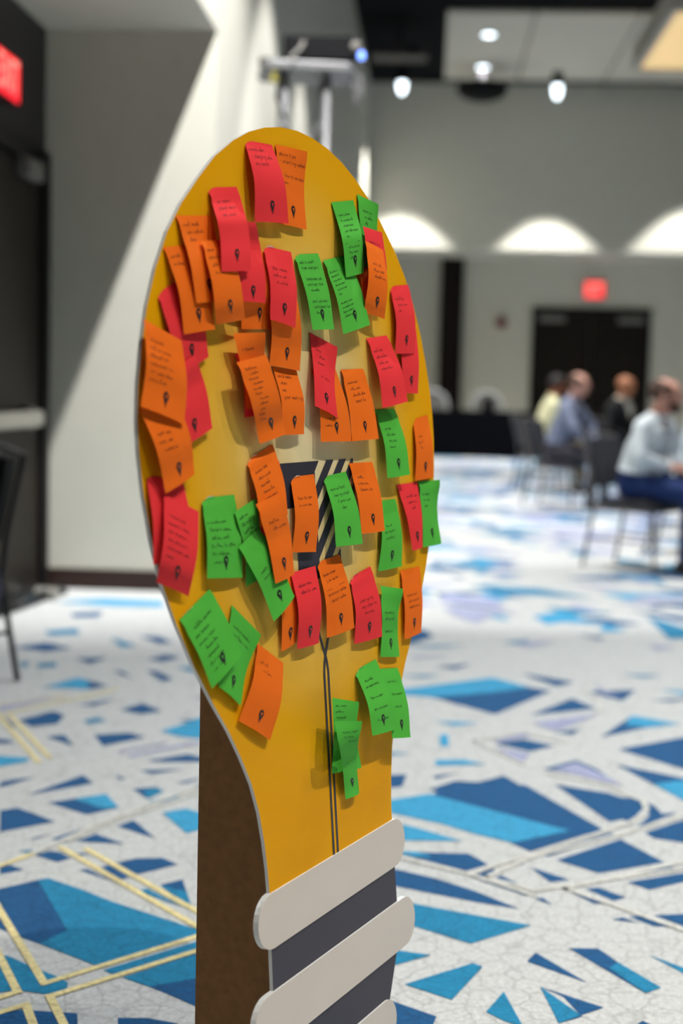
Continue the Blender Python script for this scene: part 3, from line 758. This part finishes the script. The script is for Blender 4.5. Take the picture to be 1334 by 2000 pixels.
for x in (-w2 + .06, w2 - .06):
    for y in (-.11, .11): MB().tube([(x, y, .001), (x, y, .02)], .018, 8).build('foot', M_bl, PJ)
MB().tube([(w2 - .02, -.1, hp * .62), (w2 + .045, -.12, hp * .62)], .035, 16).build('lens_ring', M_grey, PJ)
MB().tube([(w2 - .03, -.11, .045), (w2 + .04, -.13, .045)], .024, 12).build('lens_barrel', M_can, PJ)
MB().lathe([(.003, -.024), (.016, -.018), (.02, 0), (.014, .017), (.003, .023)], 14, (w2 + .055, -.14, .045)).build('blue_lamp', mat('blue_led', (.1, .2, 1), .3, emit=(.22, .38, 1), estr=4), PJ, smooth=True)
MB().tube([(-.08, -.155, hp * .75), (-.1, -.175, hp * .45), (-.15, -.19, .02), (-.13, -.22, -.02)], .012, 6).build('power_cable', M_grey, PJ)
q0 = hy(520, 116, YT - .12)
sb = tag(empty('stage_box', (q0[0], YT - .06, zt + .021)), 'small black connector box on the truss plate beside the projector', 'box')
MB().rbox((-.045, -.05, 0), (.045, .05, .04), .01).build('case', M_can, sb)
MB().tube([(0, -.05, .02), (0, -.06, .02)], .012, 10).build('socket', M_grey, sb)
# ------------------------------------------------------------------ the bulb board
# direction of the board's horizontals from their vanishing point
vd = ray(2103, 790); az = math.atan2(vd[0], vd[1])
BD = np.array([sin(az), cos(az), 0]); BNH = np.array([cos(az), -sin(az), 0]); TL = radians(5.0)
BN = BNH * cos(TL) + np.array([0, 0, 1]) * sin(TL); BU = np.array([0, 0, cos(TL)]) - BNH * sin(TL)
BP = CAM + ray(612, 850) * 2.2
BH = -BP[2] / BU[2]                                     # board foot, along BU
def bw(a, b, o=0.0): return BP + BD * a + BU * b + BN * o
def bhit(px, o=0.0): return hit(px[0], px[1], BP + BN * o, BN)
def bab(p): q = p - BP; return q @ BD, q @ BU, q @ BN
base = bw(0, BH)
BOARD = tag(empty('light_bulb_board', tuple(base)), 'large yellow light-bulb shaped board on a cardboard easel covered with sticky notes', 'display board')
BOARD.rotation_euler = (0, 0, math.atan2(BD[1], BD[0]))
BMI = Matrix.LocRotScale(Vector(base), BOARD.rotation_euler, None).inverted()
def bl(a, b, o=0.0): return tuple(BMI @ Vector(bw(a, b, o)))
def board_mat():
    m = bpy.data.materials.new('printed_yellow'); m.use_nodes = True; nt = m.node_tree; N = nt.nodes; L = nt.links; b = N['Principled BSDF']
    b.inputs['Roughness'].default_value = .5; b.inputs['Specular IOR Level'].default_value = .06
    tc = N.new('ShaderNodeTexCoord'); vm = N.new('ShaderNodeVectorMath'); vm.operation = 'SUBTRACT'; vm.inputs[1].default_value = bl(0, -.02, 0)
    L.new(tc.outputs['Object'], vm.inputs[0])
    sc_ = N.new('ShaderNodeVectorMath'); sc_.operation = 'MULTIPLY'; sc_.inputs[1].default_value = (1, 1, .82); L.new(vm.outputs[0], sc_.inputs[0])
    ln_ = N.new('ShaderNodeVectorMath'); ln_.operation = 'LENGTH'; L.new(sc_.outputs[0], ln_.inputs[0])
    rp = N.new('ShaderNodeValToRGB'); L.new(ln_.outputs['Value'], rp.inputs['Fac'])
    e = rp.color_ramp.elements; e[0].position = .05; e[0].color = (*srgb(232, 216, 170), 1); e[1].position = .46; e[1].color = (*srgb(234, 165, 0), 1)
    for ps, c in ((.14, (230, 204, 138)), (.24, (230, 186, 78)), (.35, (232, 170, 22))):
        q = e.new(ps); q.color = (*srgb(*c), 1)
    L.new(rp.outputs['Color'], b.inputs['Base Color']); return m
M_by = board_mat(); M_edge = mat('white_foam_edge', srgb(226, 228, 228), .6, var=.02)
M_bd = mat('charcoal_print', srgb(55, 51, 66), .5, var=.03); M_bg = mat('pale_grey_print', srgb(216, 206, 198), .5, var=.02)
M_ink = mat('dark_print', srgb(46, 45, 58), .5, var=.03)
prof = [(.0, .466), (.05, .463), (.10, .454), (.146, .440), (.19, .421), (.242, .391), (.286, .356), (.332, .316), (.370, .274), (.402, .224), (.427, .172), (.444, .120), (.456, .072), (.462, .030), (.463, -.015), (.458, -.068),
        (.446, -.130), (.430, -.182), (.402, -.240), (.366, -.302), (.326, -.358), (.290, -.404), (.262, -.447), (.238, -.490), (.222, -.535), (.213, -.580), (.208, -.620), (.206, -.662)]
out = [(x, y) for x, y in prof] + [(-x, y) for x, y in prof[:0:-1]]
TH = .0055
def slab(name, pts, o1, m, th=TH, inset=0.0):
    """foam-board piece: printed face, white edges and back"""
    n = len(pts); vs = [bl(a, b, o1 - th) for a, b in pts] + [bl(a, b, o1) for a, b in pts]
    mb = MB(); mb.add(vs, [tuple(range(n, 2 * n))], 0); mb.add(vs, [tuple(range(n - 1, -1, -1))] + [(k, (k + 1) % n, n + (k + 1) % n, n + k) for k in range(n)], 1)
    return mb.build(name, [m, M_edge], BOARD)
slab('bulb_panel', out, 0, M_by)['label'] = 'yellow bulb-shaped panel fading to cream in the middle'
def pill(w, y0, y1, r=None):
    h = (y0 - y1) / 2; c = (y0 + y1) / 2; k = min(w, 1e9) - h; pts = []
    for i in range(13): t = pi / 2 - pi * i / 12; pts.append((k + h * cos(t), c + h * sin(t)))
    for i in range(13): t = -pi / 2 - pi * i / 12; pts.append((-k + h * cos(t), c + h * sin(t)))
    return pts
neck = [(.206, -.66), (.209, -.735), (.211, -.80), (.199, -.885), (.165, -.95), (.13, -1.03), (.12, BH + .005)]
slab('screw_base_panel', neck + [(-x, y) for x, y in neck[::-1]], -.0005, M_bd)['label'] = 'charcoal screw-base panel between the grey bars'
for w, y0, y1 in ((.247, -.656, -.736), (.272, -.798, -.881), (.18, -.946, -1.02)):
    slab('screw_bar', pill(w, y0, y1), .003, M_bg, th=.009)['label'] = 'pale grey rounded bar of the screw base'
# cardboard easel behind
M_cb = mat('brown_cardboard', srgb(150, 108, 68), .85, var=.12, vscale=60)
def flap(s, lean):
    mb = MB(); top, bot = -.30, BH; vs = []
    for t in (s, s + .004):
        vs += [bl(t, top, -TH), bl(t, bot, -TH)]
        for b_, e_ in ((bot, .262 + .0), (top, .19)):
            p = bw(t, b_, 0); p = np.array([p[0], p[1], max(p[2], 0)]) - BNH * e_ ; vs.append(tuple(BMI @ Vector(p)))
    # order per side: top-spine, bottom-spine, bottom-rear, top-rear
    return mb.add(vs, [(0, 1, 2, 3), (7, 6, 5, 4), (0, 4, 5, 1), (1, 5, 6, 2), (2, 6, 7, 3), (3, 7, 4, 0)])
flap(-.055, 0).build('easel_wing', M_cb, BOARD)
flap(.055, 0).build('easel_wing', M_cb, BOARD)
MB().prism([(-.065, -.3), (.065, -.3), (.065, BH + .01), (-.065, BH + .01)], -TH - .004, -TH, bl).build('easel_spine', M_cb, BOARD)
# printed T with half stripes and the filament lines
def clip(poly, rect):
    x0, x1, y0, y1 = rect
    for f, g in ((lambda p: p[0] - x0, 0), (lambda p: x1 - p[0], 0), (lambda p: p[1] - y0, 0), (lambda p: y1 - p[1], 0)):
        r = []
        for i in range(len(poly)):
            p, q = poly[i], poly[(i + 1) % len(poly)]; a, b = f(p), f(q)
            if a >= 0: r.append(p)
            if (a >= 0) != (b >= 0): t = a / (a - b); r.append((p[0] + (q[0] - p[0]) * t, p[1] + (q[1] - p[1]) * t))
        poly = r
        if not poly: return []
    return poly
def flat(name, polys, m, o=.0006):
    mb = MB()
    for p in polys:
        if len(p) > 2: mb.add([bl(a, b, o) for a, b in p], [tuple(range(len(p)))])
    return mb.build(name, m, BOARD)
flat('printed_letter', [[(-.13, -.04), (.012, -.04), (-.003, -.056), (-.003, -.108), (-.13, -.108)], [(-.07, -.108), (-.003, -.108), (-.003, -.222), (-.07, -.222)]], M_ink)['label'] = 'solid charcoal left half of a printed T'
st = []
for k in range(8):
    x = .037 + .0435 * k                       # where the dark band meets the top edge y=-.04
    band = [(x, -.04), (x + .025, -.04), (x + .025 - .3, -.34), (x - .3, -.34)]
    for rc in ((-.003, .13, -.108, -.04), (-.003, .07, -.222, -.108)):
        p = clip(band, rc)
        if p: st.append(p)
flat('printed_stripe', st, M_ink)['label'] = 'diagonal charcoal stripes of the right half of a printed T'
def strip(pts, w):
    r = []
    for (a, b), (c, d) in zip(pts, pts[1:]):
        L_ = math.hypot(c - a, d - b); nx, ny = -(d - b) / L_ * w / 2, (c - a) / L_ * w / 2
        r.append([(a - nx, b - ny), (c - nx, d - ny), (c + nx, d + ny), (a + nx, b + ny)])
    return r
flat('filament_line', strip([(-.045, -.222), (-.014, -.313), (.003, -.35), (.0068, -.368), (.007, -.656)], .006), M_ink)
flat('filament_line', strip([(.045, -.222), (.014, -.313), (-.003, -.35), (-.0068, -.368), (-.0068, -.656)], .006), M_ink, .0008)
# ------------------------------------------------------------------ sticky notes
GLY = {'a': '35 15 04 03 12 22 35/35 33 42', 'b': '08 02/04 15 25 34 33 22 12 03', 'c': '35 25 15 04 03 12 22 33', 'd': '35 15 04 03 12 22 34/38 32', 'e': '04 34 25 15 04 03 12 22 33',
       'f': '38 28 17 12/05 35', 'g': '35 15 04 03 12 32/35 31 20 00', 'h': '08 02/04 15 25 34 32', 'i': '15 12/17 16', 'k': '08 02/35 03/14 32', 'l': '18 12 22', 'm': '05 02/04 15 24 22/24 35 44 42',
       'n': '05 02/04 15 25 34 32', 'o': '15 04 03 12 22 33 34 25 15', 'p': '05 00/04 15 25 34 33 22 12 03', 'r': '05 02/03 15 25 35', 's': '35 15 04 33 22 02', 't': '17 13 22 32/05 35',
       'u': '05 03 12 22 33/35 32', 'v': '05 12 35', 'w': '05 12 24 32 45', 'x': '05 32/35 02', 'y': '05 13/35 10 00', '-': '04 24', 'j': '25 21 10 00', 'z': '05 35 02 32', 'q': '35 15 04 03 12 22 34/35 30'}
# colour, TL, TR, BR, BL, writing (~ = illegible scrawl), curled white corner, label
NOTES = [
('o', (690, 500), (725, 505), (735, 600), (708, 600), '', 0, 'orange note almost hidden between two green notes and an orange one'),
('r', (306, 572), (372, 535), (407, 697), (345, 735), '', 0, 'dark red tilted note half covered by two orange notes at the board edge'),
('o', (540, 1135), (572, 1118), (577, 1254), (550, 1273), '', 0, 'narrow orange note mostly tucked under a red note and a green corner'),
('o', (532, 716), (579, 723), (594, 848), (550, 850), 'word make/ when/ ~~/ your meetings', 0, 'orange note with four short centred lines below another orange note'),
('o', (537, 282), (600, 296), (598, 449), (545, 437), 'above tips/ - starting ~~~~//  - how to ~~ money/   ~~~', 2, 'orange note at the crown of the board with bullet lines'),
('r', (477, 273), (531, 283), (561, 437), (498, 433), '~~~~~~ ~~~/ - changing ~~~ &/   any month', 0, 'red note at the crown of the board overlapping an orange note'),
('o', (319, 483), (376, 477), (417, 643), (360, 653), '~~ ~~/ ~ ~~~', 0, 'orange note overlapping the dark red tilted note'),
('o', (343, 421), (411, 421), (436, 588), (382, 592), '~~~ ~~~/  ~~ ~~~~/  ~~~', 0, 'orange note between two orange notes beside the tall red note, tops at the white edge'),
('r', (449, 430), (499, 434), (515, 580), (460, 584), '//  ~~~/ ~~~~', 0, 'red note peeking out behind the tall red note'),
('o', (457, 490), (522, 492), (536, 644), (471, 643), '', 0, 'orange note showing only its bulb icon beneath red notes'),
('r', (456, 487), (508, 487), (519, 592), (464, 588), '~~~ ~~/  ~~~/   ~~', 0, 'short red note with bulb icon just under the tall red note'),
('o', (392, 471), (444, 468), (480, 624), (419, 634), '~~~~/ ~~~ ~~/  ~~~/   ~~ ~~', 0, 'orange note whose upper right is covered by the tall red note'),
('r', (404, 366), (462, 365), (491, 529), (432, 531), '/  ~~ ~~~~/  check ~~ a/    ~~ ~~~~', 0, 'tall red note covering orange notes, with three written lines'),
('o', (520, 570), (578, 571), (584, 725), (527, 714), '', 0, 'orange note hanging out below a red note with no writing showing'),
('r', (512, 479), (568, 492), (576, 641), (528, 624), '//  the ~~~~/  ~~~~ ~~/    a ~~~~', 1, 'red note with curled top beside the green list note'),
('r', (318, 735), (381, 693), (411, 836), (347, 880), '', 0, 'plain red note with bulb icon sticking out behind the wide orange note'),
('r', (284, 927), (357, 940), (372, 1085), (300, 1103), '', 0, 'dark red blank note behind a written red note at the board edge'),
('o', (272, 798), (350, 790), (380, 926), (321, 964), '//  ~~~ ~~/ ~~~ ~~/   ~~~~ ~', 0, 'orange tilted note hanging below the wide orange note'),
('o', (280, 623), (354, 665), (356, 830), (275, 794), '/  ~~~~~~/ ~~~~~ ~~~~/ ~~~~~ ~~/ ~~~~~~~ ~~/ ~~ ~~~ ~~~/ ~~~ ~~~', 0, 'wide orange note with six lines at the white board edge'),
('r', (319, 964), (388, 999), (368, 1165), (306, 1138), '/  ~~~~ ~~/ ~~~~~ ~~~/ ~~ ~~~~~/ ~~ ~~ ~ ~/ ~~~ ~~~ ~~/ ~~~', 0, 'red note with six lines next to the white board edge'),
('g', (392, 973), (457, 966), (474, 1128), (403, 1130), '//~ ~~~~ ~~~/ ~~~~ ~ ~~~~/  ~~ ~~ ~~~/ to ~~~ to ~~~/  ~~ ~~~ ~~/   ~~~~', 1, 'upright green note with six lines and a curled white top'),
('g', (458, 1000), (498, 974), (530, 1110), (481, 1146), '~~~ ~~/ ~~ ~~~/ ~~~ ~~', 0, 'dark green note tucked behind the diagonal green note'),
('g', (466, 1069), (505, 1030), (573, 1165), (535, 1214), '////  ~~~~/   ~~~ ~~', 0, 'long diagonal green note passing under orange notes'),
('r', (501, 905), (545, 900), (550, 1040), (508, 1047), '', 0, 'red sliver of a note behind the pair of stacked orange notes'),
('o', (480, 899), (532, 868), (562, 1005), (508, 1030), '/  ~~~~ ~~/   ~~~ ~~~/   ~~~~~/    ~~~~~~/    ~~~~~~~', 1, 'upper orange note of a stacked pair with curled white corner'),
('o', (499, 985), (550, 961), (575, 1121), (535, 1140), '//   ~~~~~/     ~~ ~~~~', 0, 'lower orange note of a stacked pair over the diagonal green note'),
('o', (566, 932), (613, 926), (615, 1078), (571, 1079), '//  how to ~~/  ~ ~~~ ~~', 1, 'orange note stuck over the printed charcoal letter'),
('g', (630, 931), (675, 921), (709, 1062), (656, 1068), '/  more without/    having voted/     if previous/        idea', 0, 'green note over the printed stripes with four lines'),
('g', (740, 978), (772, 974), (783, 1106), (739, 1116), '///    ~~ ~~/  ~~ ~~~~~/   ~~ ~~~~', 0, 'dark green note partly behind the orange note by the stripes'),
('o', (681, 905), (727, 902), (749, 1037), (707, 1043), '/   ~~~~/  ~~~~ ~~/   ~~~~~ ~~', 0, 'orange note beside the printed stripes'),
('r', (774, 947), (814, 941), (825, 1069), (806, 1076), '/   ~~~ ~~/   ~~~ ~/     ~~', 0, 'narrow red note curling beside a green note that overhangs the board edge'),
('g', (816, 940), (859, 937), (862, 1062), (825, 1069), '/ ~~ ~~~/  ~~ ~~~/   ~~~', 2, 'green note overhanging the edge of the board'),
('o', (806, 819), (835, 810), (845, 932), (811, 939), '//   ~~~/  ~~ ~/    ~~', 0, 'orange note at the board edge above the overhanging green note'),
('g', (731, 800), (770, 798), (799, 927), (757, 934), '//   ~~ ~~/   ~~~ ~~~/    ~~~ ~~/    ~~~~', 0, 'green note below the red note with the scratched-out word'),
('r', (715, 661), (755, 655), (797, 784), (747, 797), '/ ~~~~ ~~~/  ~~~ ~~ ~~~/   ~~~~ ~~~/   ~~~~ ~ ~~~', 0, 'red tilted note with four lines above a green note'),
('r', (775, 640), (812, 641), (814, 769), (786, 768), '', 0, 'red note half hidden below another red note at the board edge'),
('r', (760, 559), (797, 556), (810, 690), (772, 691), '/  ~~~~ ~~/   ~~~~ ~~~/   ~~', 0, 'red note at the board edge covering a second red note'),
('o', (608, 722), (655, 720), (687, 862), (627, 863), '/////        ~~~/      ~~ ~~~/   ~~~~ ~~~', 0, 'orange note mostly hidden behind a twisted red note'),
('o', (665, 722), (709, 720), (740, 857), (688, 862), '/  ~~~~~ ~~/    ~~~~ ~~~/     ~~~~~~ ~~~/      impact ~~', 0, 'orange note with four lines beside the twisted red note'),
('r', (604, 649), (659, 678), (657, 817), (615, 793), '/  ~~~/     ~~~/   ~~~~//     ~~ ~~~', 2, 'twisted red note with a pointed lower corner'),
('r', (458, 690), (515, 685), (535, 805), (476, 816), '', 0, 'red note edge showing behind a long written orange note'),
('o', (455, 651), (518, 649), (535, 790), (478, 800), '/  ~ ~~~~~', 2, 'orange note covered from the middle down by another orange note'),
('o', (461, 708), (519, 693), (554, 848), (507, 867), '  ~~~~~~~/     ~ ~~~~/   ~~~~~~/     ~~ ~~~~/    ~~ ~~~/    ~~~~/       ~~~~~~/      ~~~~~/     ~~~/  ~~~~/  ~~~~', 0, 'orange tilted note filled with many lines of writing'),
('g', (697, 379), (739, 399), (745, 530), (705, 521), '/   ~~~~ ~~/    ~~ ~~~~/     ~~', 2, 'green note at the board edge partly under a red note'),
('g', (630, 509), (676, 498), (723, 634), (668, 653), '/~~ ~~~~ ~/ ~~~ ~~ ~~/  a ~~ ~~ ~~/  ~~~ ~~ ~~~~/   ~~~~ ~~ ~~~/   ~~~//  ~~ ~~~~ a ~~~/   ~~ ~~~~~~ ~~/   ~~~ ~~ ~~~ a/    ~~~~~~ ~~ ~~', 0, 'tilted green note filled with two paragraphs'),
('g', (647, 395), (690, 391), (711, 533), (675, 542), '/ ~~~~ ~~~~/  ~ ~~~~~ ~~/   ~~~~ ~~~/   ~~~ ~~ ~ ~~~/    ~~/_/    ~~~~ ~~ ~~/    ~~~ ~~~~/     ~~~~', 0, 'green note with a dividing line overlapping the paragraph note'),
('r', (709, 442), (746, 454), (752, 600), (712, 580), '/   ~~~~~ ~~', 0, 'red note between a green note and an orange note at the board edge'),
('o', (713, 470), (748, 488), (748, 624), (711, 611), '//    ~~~ ~~~/    ~~~~ ~~~/     ~~~~~ ~~', 0, 'orange note with crumpled top stuck over a red note'),
('g', (573, 497), (621, 495), (653, 643), (609, 645), 'mobile staff/ time w bargain//  landscape seb/  contrast then/    ~~~~~~//   pool sub ~~~~/    settlement for/     ~~~', 0, 'green list note between a red note and the paragraph note'),
('r', (568, 1119), (616, 1105), (623, 1256), (578, 1268), '/  ~~~~ ~~~/   ~~~ to ~~~', 0, 'red note below the printed letter next to the filament line'),
('o', (618, 1098), (663, 1083), (690, 1226), (639, 1246), '/ ~~~~ ~~~~/   ~ ~~ ~~~~/_/  economic ~~~~/   impact ~~~~', 0, 'orange note over the filament line with a ruled divider'),
('r', (681, 1129), (723, 1106), (744, 1243), (692, 1258), '///    under going/      any other to/        ~~ ~~~~', 1, 'red note with curled white corner and three small lines'),
('o', (781, 1115), (819, 1106), (823, 1235), (789, 1249), '///  ~~~~ ~~~/   ~~~ ~~ ~~/    ~~~~ ~~~', 0, 'orange note at the lower board edge beside a narrow green note'),
('g', (742, 1144), (787, 1150), (780, 1283), (743, 1283), '///  ~~ ~~~ ~~/  ~~ ~~ ~~~//  ~~~ ~~~', 2, 'green note with a flared upper corner beside an orange note'),
('g', (452, 1181), (510, 1240), (470, 1379), (424, 1340), '/ ~~~~ ~~~~/  ~~ ~~~ ~~/    ~~~', 2, 'green note tilted against an orange note with dark bulb icon'),
('g', (350, 1210), (409, 1150), (469, 1278), (414, 1345), '/   ~~~~ ~~~~/ ~~ ~~~~/ ~~~~ ~~~/    ~~~ ~~/   ~~~~~/  ~~~ ~~~/   ~~ ~~', 1, 'green steeply tilted note at the white edge covered in writing'),
('o', (502, 1256), (553, 1295), (524, 1446), (466, 1408), '/   ~~ ~~/      ~ ~~~', 0, 'deep orange tilted note, lowest on the near side of the bulb'),
('g', (741, 1306), (776, 1304), (801, 1440), (766, 1442), '/  ~~ ~~~~//   ~~~ ~~~~//    ~~ ~~', 0, 'green note overhanging the edge behind another green note'),
('g', (692, 1310), (734, 1287), (773, 1424), (727, 1437), '/    ~~~ ~~~/  ~~ ~~~ ~~~~//   ~~~ ~ ~~~~//    ~~~ ~~ ~~~~//      ~ ~~~ ~~~', 1, 'green note with curled white top in front of another green note'),
('g', (648, 1363), (701, 1371), (704, 1500), (648, 1511), ' ~~~ ~~~~/ ~~~~~~/  ~~~~~~~', 2, 'green note beside the filament lines under a longer green note'),
('g', (652, 1409), (707, 1408), (701, 1550), (675, 1561), '/  ~~~ ~~~/   ~ ~~~/      ~~~~', 2, 'long narrow green note hanging lowest, beside the filament lines'),
]
NC = {'r': mat('red_paper', srgb(236, 56, 62), .75, spec=.12, var=.03, bump=.06, bscale=40), 'o': mat('orange_paper', srgb(240, 112, 26), .75, spec=.12, var=.03, bump=.06, bscale=40), 'g': mat('green_paper', srgb(82, 184, 66), .75, spec=.12, var=.03, bump=.06, bscale=40)}
M_pen = {'r': mat('pen_ink_on_red', (.11, .012, .014), .7), 'o': mat('pen_ink_on_orange', (.13, .026, .008), .7), 'g': mat('pen_ink_on_green', (.016, .065, .014), .7)}; M_icon = mat('black_icon', (.012, .01, .012), .6); M_wp = mat('white_paper_back', srgb(240, 238, 232), .7)
CELL = .003; GW, GH = 400, 420
HF = np.zeros((GW, GH))                                  # how far out the stuck paper already stands
def cell(a, b): return np.clip(((np.asarray(a) + .6) / CELL).astype(int), 0, GW - 1), np.clip(((np.asarray(b) + .75) / CELL).astype(int), 0, GH - 1)
NU, NV = 11, 19
ROUND = {(477, 273), (404, 366), (512, 479), (480, 899), (566, 932), (630, 931), (681, 1129), (806, 819), (692, 1310), (760, 559), (392, 973), (618, 1098), (284, 927), (573, 497), (306, 572), (740, 978)}
rn = random.Random(11)
nrm = np.linalg.norm
for idx, (c, tl, tr, br, bl_, txt, curl, label) in enumerate(NOTES):
    best = (9, .012)
    for o in np.arange(.003, .034, .001):               # hang-off that makes the sheet a rectangle
        a_, b_ = bhit(tl, .001), bhit(tr, .001); c_, d_ = bhit(br, o), bhit(bl_, o)
        e_, f_ = (b_ - a_) + (c_ - d_), (d_ - a_) + (c_ - b_); k = abs(e_ @ f_) / (nrm(e_) * nrm(f_))
        if k < best[0]: best = (k, o)
    ob = min(max(best[1], .006), .03)
    us, vs_ = np.linspace(0, 1, 13), np.linspace(0, 1, 31)
    bow = rn.uniform(.004, .0075); lipw = rn.uniform(.0, .003); flare = curl == 2
    def px(u, v):
        t = (tl[0] + (tr[0] - tl[0]) * u, tl[1] + (tr[1] - tl[1]) * u); b = (bl_[0] + (br[0] - bl_[0]) * u, bl_[1] + (br[1] - bl_[1]) * u)
        dx = dy = 0.0
        if tl in ROUND and u < .3 and v < .12:          # top corner bent down and in
            q = (1 - u / .3) ** 2 * (1 - v / .12); dy = 9 * q; dx = 2.5 * q * (1 - v / .12)
        return t[0] + (b[0] - t[0]) * v + dx, t[1] + (b[1] - t[1]) * v + dy
    def prof0(v): return .0012 + (ob - .0012) * v ** 1.1
    need = np.zeros(31)
    for j, v in enumerate(vs_):
        for u in us:
            a, b, o = bab(bhit(px(u, v), prof0(v))); i1, i2 = cell(a, b)
            need[j] = max(need[j], HF[i1, i2] + .0012 - prof0(v))
    need = np.maximum(need, 0)
    if need.max() > 0:                                   # smooth the lift along the sheet
        sm = np.array([max(need[max(0, j - 3):j + 4]) for j in range(31)]); sm = np.convolve(np.pad(sm, 3, 'edge'), np.ones(7) / 7, 'valid'); need = np.maximum(sm, need)
    tw = rn.uniform(-.0035, .0035)
    def off(u, v):
        return prof0(v) + np.interp(v, vs_, need) + (.010 * u * u * (1 - v) if flare else 0)
    def surf(u, v, e=0.0):
        o = off(u, v); p = bhit(px(u, v), o)
        bf = bow * sin(pi * min(1, v * 1.02)) * (.6 + .4 * sin(pi * v))
        if flare: bf = max(bf * (.5 - 1.5 * u), -(o - .0015 - np.interp(v, vs_, need)) * .9)
        return p + BN * (bf + lipw * math.exp(-((v - .1) / .07) ** 2) * (1 - .5 * u) + .0025 * sin(pi * u) * v + abs(tw) * v * (u if tw > 0 else 1 - u) + e)
    top = surf(.5, 0)
    e = tag(empty('sticky_note', tuple(top)), label, 'sticky note', 'sticky notes on the bulb board')
    tv = np.array(top); G = {}
    mb = MB(); P = []
    for j in range(NV):
        for i in range(NU): P.append(surf(i / (NU - 1), j / (NV - 1)) - tv)
    mb.add(P, [(j * NU + i, (j + 1) * NU + i, (j + 1) * NU + i + 1, j * NU + i + 1) for j in range(NV - 1) for i in range(NU - 1)])
    mb.build('paper', NC[c], e, smooth=True)
    for u in np.linspace(0, 1, 41):
        for v in np.linspace(0, 1, 61):
            p = bhit(px(u, v), off(u, v)); a, b, o = bab(p); i1, i2 = cell(a, b)
            HF[i1, i2] = max(HF[i1, i2], o + bow * sin(pi * v) * .9 + .0025 * sin(pi * u) * v + abs(tw) * v)
    # printed bulb icon
    Wn = nrm(surf(1, .8) - surf(0, .8)); Hn = nrm(surf(.5, 1) - surf(.5, 0))
    ic = MB(); cu, cv = .5, .81
    def ipt(x, y, ee): return surf(cu + 1.12 * x / Wn, cv - 1.12 * y / Hn, ee) - tv
    bulb = [(5.3 * cos(t), 3.2 + 5.3 * sin(t)) for t in [radians(-35 + k * 25) for k in range(11)]] + [(-2.2, -3.6), (-1.9, -5.6), (1.9, -5.6), (2.2, -3.6)]
    ic.add([ipt(x * .001, y * .001, .0006) for x, y in bulb], [tuple(range(len(bulb)))], 0)
    for yy, ww_ in ((-6.9, 1.9), (-8.3, 1.3)):
        ic.add([ipt(x * .001, y * .001, .0006) for x, y in ((-ww_, yy - .35), (ww_, yy - .35), (ww_, yy + .35), (-ww_, yy + .35))], [(0, 1, 2, 3)], 0)
    tt = [(-2.2, 4.6), (2.2, 4.6), (2.2, 3.2), (.8, 3.2), (.6, .2), (-.6, .2), (-.8, 3.2), (-2.2, 3.2)]
    ic.add([ipt(x * .001, y * .001, .0009) for x, y in tt], [(0, 1, 2, 3), (0, 3, 6, 7), (3, 4, 5, 6)], 1)
    ic.build('bulb_icon', [M_icon, NC[c]], e)
    # handwriting
    if txt:
        hb = MB(); lines = txt.split('/'); lh = .0105 if len(lines) <= 7 else .088 / len(lines); s = lh * .1; y = .015
        sl = rn.uniform(-.02, .06)
        def stroke(pts):
            for (x0, y0), (x1, y1) in zip(pts, pts[1:]):
                L_ = math.hypot(x1 - x0, y1 - y0)
                if L_ < 1e-5: continue
                w = .00027; nx, ny = -(y1 - y0) / L_ * w, (x1 - x0) / L_ * w
                q = [(x0 - nx, y0 - ny), (x1 - nx, y1 - ny), (x1 + nx, y1 + ny), (x0 + nx, y0 + ny)]
                if max(a for a, b in q) > Wn * .97 or max(b for a, b in q) > Hn * .97: continue
                hb.add([surf(max(.01, a / Wn), max(.01, b / Hn), .0005) - tv for a, b in q], [(0, 1, 2, 3)])
        for ltx in lines:
            x = .006
            for chh in ltx:
                yb = y - sl * x
                if chh == '~':
                    n = 4; pts = [(x + s * 5.0 * k / n + s * rn.uniform(-.3, .3), yb - s * (rn.choice((1.4, 2.6, 3.2, 3.4)) if k % 2 else rn.uniform(-.4, .8)) - (s * 2.8 if rn.random() < .09 else 0)) for k in range(n + 1)]
                    stroke(pts); x += s * 5.0
                elif chh == '_':
                    stroke([(Wn * .1, yb + .001), (Wn * .85, yb - sl * Wn * .75)])
                elif chh in GLY:
                    for poly in GLY[chh].split('/'):
                        stroke([(x + s * (int(q[0]) + .25 * (int(q[1]) - 2) * .8) + rn.gauss(0, .00012), yb - s * (int(q[1]) - 2) + rn.gauss(0, .00012)) for q in poly.split()])
                    x += s * 4.6
                else: x += s * (3.0 if chh == ' ' else 4)
            y += lh
        if hb.f: hb.build('handwriting', M_pen[c], e)
    if curl == 1:                                         # white underside of a lifted top corner
        cb = MB(); pts = []
        for k in range(6):
            u = .06 + .34 * k / 5; q = surf(u, 0.0) - tv; h_ = .0028 * sin(pi * min(1, (k + .6) / 5.6)) * (1 - .5 * k / 5)
            pts += [q + BN * .0008, q + BU * h_ + BN * (.002 + h_ * .35)]
        cb.add(pts, [(2 * k, 2 * k + 2, 2 * k + 3, 2 * k + 1) for k in range(5)])
        cb.build('curled_edge', M_wp, e, smooth=True)
